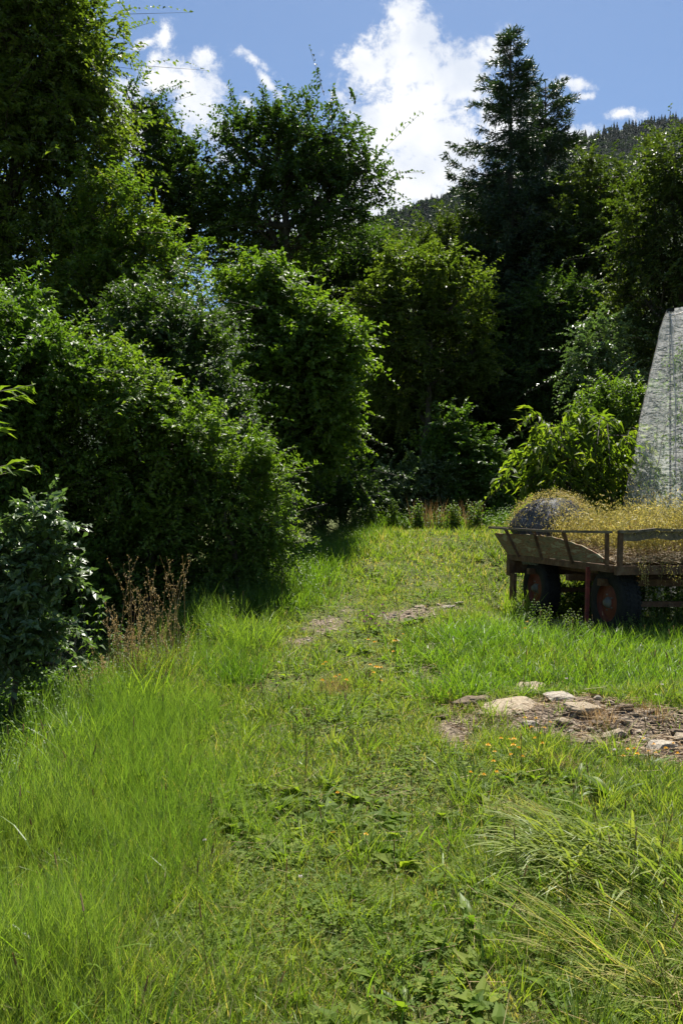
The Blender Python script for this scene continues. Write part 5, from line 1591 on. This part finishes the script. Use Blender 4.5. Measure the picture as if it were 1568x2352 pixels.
    lists = [
        ([(1230, 1690), (1205, 1682), (1250, 1708), (1212, 1702), (1228, 1735), (1262, 1690), (1170, 1735), (1180, 1740), (1245, 1742), (1120, 1752), (1135, 1762), (1178, 1758), (1172, 1784), (1132, 1790), (1200, 1775), (1190, 1750), (1150, 1745), (1240, 1720), (1220, 1712)],
         'yellow trefoil flower in the cluster just below the rubble', 'yellow flowers below the rubble'),
        ([(1478, 1735), (1500, 1742), (1455, 1752), (1440, 1748), (1545, 1738), (1528, 1760), (1505, 1765), (1462, 1768), (1488, 1755), (1555, 1770), (1430, 1770)],
         'yellow trefoil flower among the stones at the right edge', 'yellow flowers among the right stones'),
        ([(850, 1556), (862, 1562), (875, 1562), (858, 1580), (868, 1576), (742, 1556), (748, 1562), (770, 1588), (762, 1592), (795, 1598), (780, 1582), (845, 1500), (860, 1505), (905, 1498), (912, 1505), (903, 1522), (925, 1482), (740, 1600), (875, 1600)],
         'yellow trefoil flower on the middle of the track', 'yellow flowers on the track'),
        ([(1080, 1822), (1110, 1815), (840, 1960), (765, 1945), (775, 1868), (1140, 1816)], 'lone yellow flower in the near grass of the track', 'lone yellow flowers'),
        ([(1140, 1478), (1180, 1490), (1195, 1470), (1210, 1462), (1160, 1500), (1205, 1480), (1225, 1475)], 'yellow flower in the tall grass before the wagon', 'yellow flowers before the wagon')]
    for pts, lab, grp in lists:
        for k, (px, py) in enumerate(pts):
            g = gat(px, py)
            o = bpy.data.objects.new('yellow_flower', fm[k % 2]); COL.objects.link(o)
            s = rng.uniform(.75, 1.15) * np.interp(g[1], [4, 7, 10], [.75, 1.0, 1.2])
            o.scale = (s,) * 3
            o.location = (g[0], g[1], g[2] + rng.uniform(.10, .15) * s)
            o.rotation_euler = (rng.normal() * .2, rng.normal() * .2, rng.uniform(0, 6))
            tag(o, lab, 'flower', grp)
    for pts, lab, grp, me in [([(833, 1440), (842, 1452), (836, 1465), (850, 1460), (880, 1445), (878, 1425), (862, 1470), (870, 1475), (890, 1470), (855, 1448)], 'purple clover flower on the middle of the track', 'purple clover on the track', pmh),
                              ([(1330, 1465), (1382, 1500), (1375, 1470), (1280, 1455)], 'purple flower in the tall grass before the wagon', 'purple flowers before the wagon', pmh),
                              ([(436, 1832)], 'single pink clover flower at the edge of the horsetail', None, pmh),
                              ([(1520, 1615), (1505, 1640), (640, 1560), (690, 2080), (1410, 1770), (470, 1990), (1300, 1600)], 'small whitish clover head in the grass', 'white clover heads', wmh)]:
        for (px, py) in pts:
            g = gat(px, py)
            o = bpy.data.objects.new('clover_flower', me); COL.objects.link(o)
            s = np.interp(g[1], [4, 7, 10, 14], [.8, 1.0, 1.3, 1.6]); o.scale = (s,) * 3
            o.location = (g[0], g[1], g[2] + .15 * s)
            o.rotation_euler = (rng.normal() * .2, rng.normal() * .2, rng.uniform(0, 6))
            tag(o, lab, 'flower', grp)


small_plants()


def stones():
    rng = np.random.default_rng(101)

    def rock_mesh(name, mat, sd, flat=.4, sub=4, rough=.22):
        bm = bmesh.new()
        bmesh.ops.create_icosphere(bm, subdivisions=sub, radius=1)
        r2 = np.random.default_rng(sd)
        planes = [(unit(r2.normal(size=3)), r2.uniform(.52, .88)) for _ in range(13)] + [(np.array([.08, -.1, 1.0]), .55)]
        off = Vector(r2.uniform(-50, 50, 3))
        for v in bm.verts:
            p = np.array(v.co)
            for nrm, h in planes:                      # split faces like broken stone
                e = p @ nrm - h
                if e > 0:
                    p = p - nrm * e * .92
            q = Vector(p)
            n1 = mnoise.fractal(q * 1.6 + off, .9, 2.0, 5)
            n2 = mnoise.fractal(q * 6 + off, .9, 2.0, 4)
            v.co = q * (1 + rough * .6 * n1 + .035 * n2)
            v.co.z *= flat
        me = bpy.data.meshes.new(name); bm.to_mesh(me); bm.free()
        for p in me.polygons:
            p.use_smooth = False
        me.materials.append(mat)
        return me
    big = [(1175, 1628, .20, .15, .30, .3, 'rock', 'large flat pale slab in the middle of the rubble', .12), (1215, 1592, .14, .15, .40, -.2, 'rock', 'pinkish flat slab lying above the large pale slab', .1),
           (1100, 1618, .16, .07, .5, .2, 'rock_brown', 'long brown slab at the left end of the rubble', 0.0), (1285, 1612, .12, .08, .6, .1, 'rock_white', 'white ridged stone right of the pinkish slab', 0),
           (1340, 1638, .13, .08, .55, -.1, 'rock', 'broken flat stone by the orange dead grass', 0), (1292, 1662, .055, .05, .6, .5, 'rock', 'squarish tan stone in the centre of the rubble', 0),
           (1215, 1668, .06, .04, .6, .3, 'rock_white', 'small white stone under the large pale slab', 0), (1410, 1695, .095, .05, .6, .45, 'rock', 'slanting grey stone in the lower right rubble', 0),
           (1020, 1650, .035, .03, .8, .5, 'rock_brown', 'lone round brown stone at the track edge', 0), (1515, 1722, .085, .06, .6, .2, 'rock_white', 'white block in the stones at the right edge', 0),
           (1570, 1702, .11, .06, .55, .1, 'rock', 'pale stone cut by the right picture edge', 0), (1430, 1632, .06, .05, .7, .2, 'rock_brown', 'brown stone half under the tall grass', 0),
           (1372, 1668, .05, .035, .7, .9, 'rock_brown', 'brown stone right of the broken flat stone', 0), (1480, 1708, .045, .04, .8, .9, 'rock_white', 'round white stone left of the white block', 0),
           (1335, 1712, .07, .04, .6, .6, 'rock_brown', 'reddish brown stone low in the rubble', 0), (1032, 1396, .09, .06, .35, .2, 'rock_white', 'white stone lying on the far track', 0),
           (1052, 1386, .07, .05, .35, .6, 'rock_white', 'second white stone beyond the first on the far track', 0), (1560, 1690, .07, .05, .6, .8, 'rock_brown', 'brown stone behind the pale edge stone', 0)]
    for k, (px, py, rx, ry, fl, rz, mat, lab, tilt) in enumerate(big):
        g = gat(px, py)
        o = bpy.data.objects.new('rock', rock_mesh('rock', M[mat], 200 + k, fl, rough=.30)); COL.objects.link(o)
        o.scale = (rx * 1.3, ry * 1.3, (rx + ry) * .65)
        o.location = (g[0], g[1], g[2] + .006 + (rx + ry) * .5 * fl * .3)
        o.rotation_euler = (tilt + rng.normal() * .06, rng.normal() * .08, rz)
        tag(o, lab, 'rock')
    # smaller stones
    meshes = [rock_mesh('stone', M[m], 300 + k, .7, 2) for k, m in enumerate(('rock', 'rock_white', 'rock_brown', 'rock', 'rock_brown'))]
    def put(n, region, lab, grp, s0, s1):
        k = 0
        while k < n:
            px, py = rng.uniform(region[0], region[2]), rng.uniform(region[1], region[3])
            g = gat(px, py)
            if bare(np.array([g[0]]), np.array([g[1]]))[0] < .35:
                k += .2
                continue
            o = bpy.data.objects.new('stone', meshes[rng.integers(5)]); COL.objects.link(o)
            s = rng.uniform(s0, s1) ** 1.0
            o.scale = (s * rng.uniform(.8, 1.5), s, s)
            o.location = (g[0], g[1], g[2] + s * .15)
            o.rotation_euler = (rng.normal() * .3, rng.normal() * .3, rng.uniform(0, 6))
            tag(o, lab, 'stone', grp)
            k += 1
    put(150, (1060, 1600, 1580, 1740), 'small loose stone in the rubble bank', 'loose stones in the rubble', .010, .042)
    put(22, (1015, 1640, 1080, 1735), 'small stone in the bare reddish patch of track', 'stones in the bare track patch', .006, .014)
    put(34, (900, 1380, 1110, 1425), 'small stone on the far stony stretch of track', 'stones on the far track', .015, .04)
    put(16, (680, 1415, 790, 1485), 'small stone on the left wheel track', 'stones on the left wheel track', .012, .035)
    # fine gravel: uncountable
    mb = MB()
    n = 16000
    x = rng.uniform(-2, 5, n); y = rng.uniform(4.5, 14, n)
    k = (rng.random(n) < (bare(x, y) - .2) * 1.6)
    x, y = x[k], y[k]; n = len(x)
    s = rng.uniform(.003, .017, n) * np.interp(y, [5, 12], [1, 1.7])
    oc = np.array([[1, 0, 0], [-1, 0, 0], [0, 1, 0], [0, -1, 0], [0, 0, .7], [0, 0, -.7]], float)
    f = np.array([[0, 2, 4], [2, 1, 4], [1, 3, 4], [3, 0, 4], [2, 0, 5], [1, 2, 5], [3, 1, 5], [0, 3, 5]])
    V = oc[None] * s[:, None, None] * rng.uniform(.6, 1.4, (n, 6, 1))
    a = rng.uniform(0, 6.28, n); ca, sa = np.cos(a)[:, None], np.sin(a)[:, None]
    V = np.stack([V[..., 0] * ca - V[..., 1] * sa, V[..., 0] * sa + V[..., 1] * ca, V[..., 2]], -1) + np.stack([x, y, ground_h(x, y) + s * .2], 1)[:, None]
    mb.add(V.reshape(-1, 3), (np.arange(n)[:, None, None] * 6 + f).reshape(-1, 3), np.repeat(rng.random(n), 6))
    tag(mb.build('gravel', [M['rock']], smooth=False), 'fine gravel on the bare track and rubble', 'gravel', kind='stuff')
    # dry twigs in the rubble
    mb = MB()
    n = 4200
    x = rng.uniform(.9, 4.2, n); y = rng.uniform(5.4, 7.4, n)
    k = bare(x, y) > .3
    x, y = x[k], y[k]; n = len(x)
    a = rng.uniform(0, 6.28, n); ln = rng.uniform(.03, .16, n)
    P = np.stack([x, y, ground_h(x, y) + rng.uniform(.005, .03, n)], 1)
    segs(mb, P, P + np.stack([np.cos(a), np.sin(a), rng.uniform(-.1, .3, n)], 1) * ln[:, None], .0028, .0012, 3, rng.random(n))
    tag(mb.build('dry_twigs', M['russet'], smooth=False), 'brown dry twigs strewn between the stones', 'twigs', kind='stuff')


stones()


# ------------------------------------------------------------------ air
def haze():
    mb = MB()
    x0, x1, y0, y1, z0, z1 = -3500, 3500, -1600, 3500, -560, 930
    v = [(x, y, z) for x in (x0, x1) for y in (y0, y1) for z in (z0, z1)]
    mb.add(v, [[0, 1, 3, 2], [4, 6, 7, 5], [0, 4, 5, 1], [2, 3, 7, 6], [0, 2, 6, 4], [1, 5, 7, 3]])
    m, t, L = new_mat('pale_air')
    out = N(t, 'ShaderNodeOutputMaterial'); p = N(t, 'ShaderNodeVolumePrincipled')
    p.inputs['Color'].default_value = (.80, .88, 1.0, 1); p.inputs['Density'].default_value = .000011
    p.inputs['Anisotropy'].default_value = .3
    L(p.outputs[0], out.inputs['Volume'])
    tag(mb.build('haze', m, smooth=False), kind='stuff', label='thin pale haze in the air over the far hillside', cat='haze')


haze()
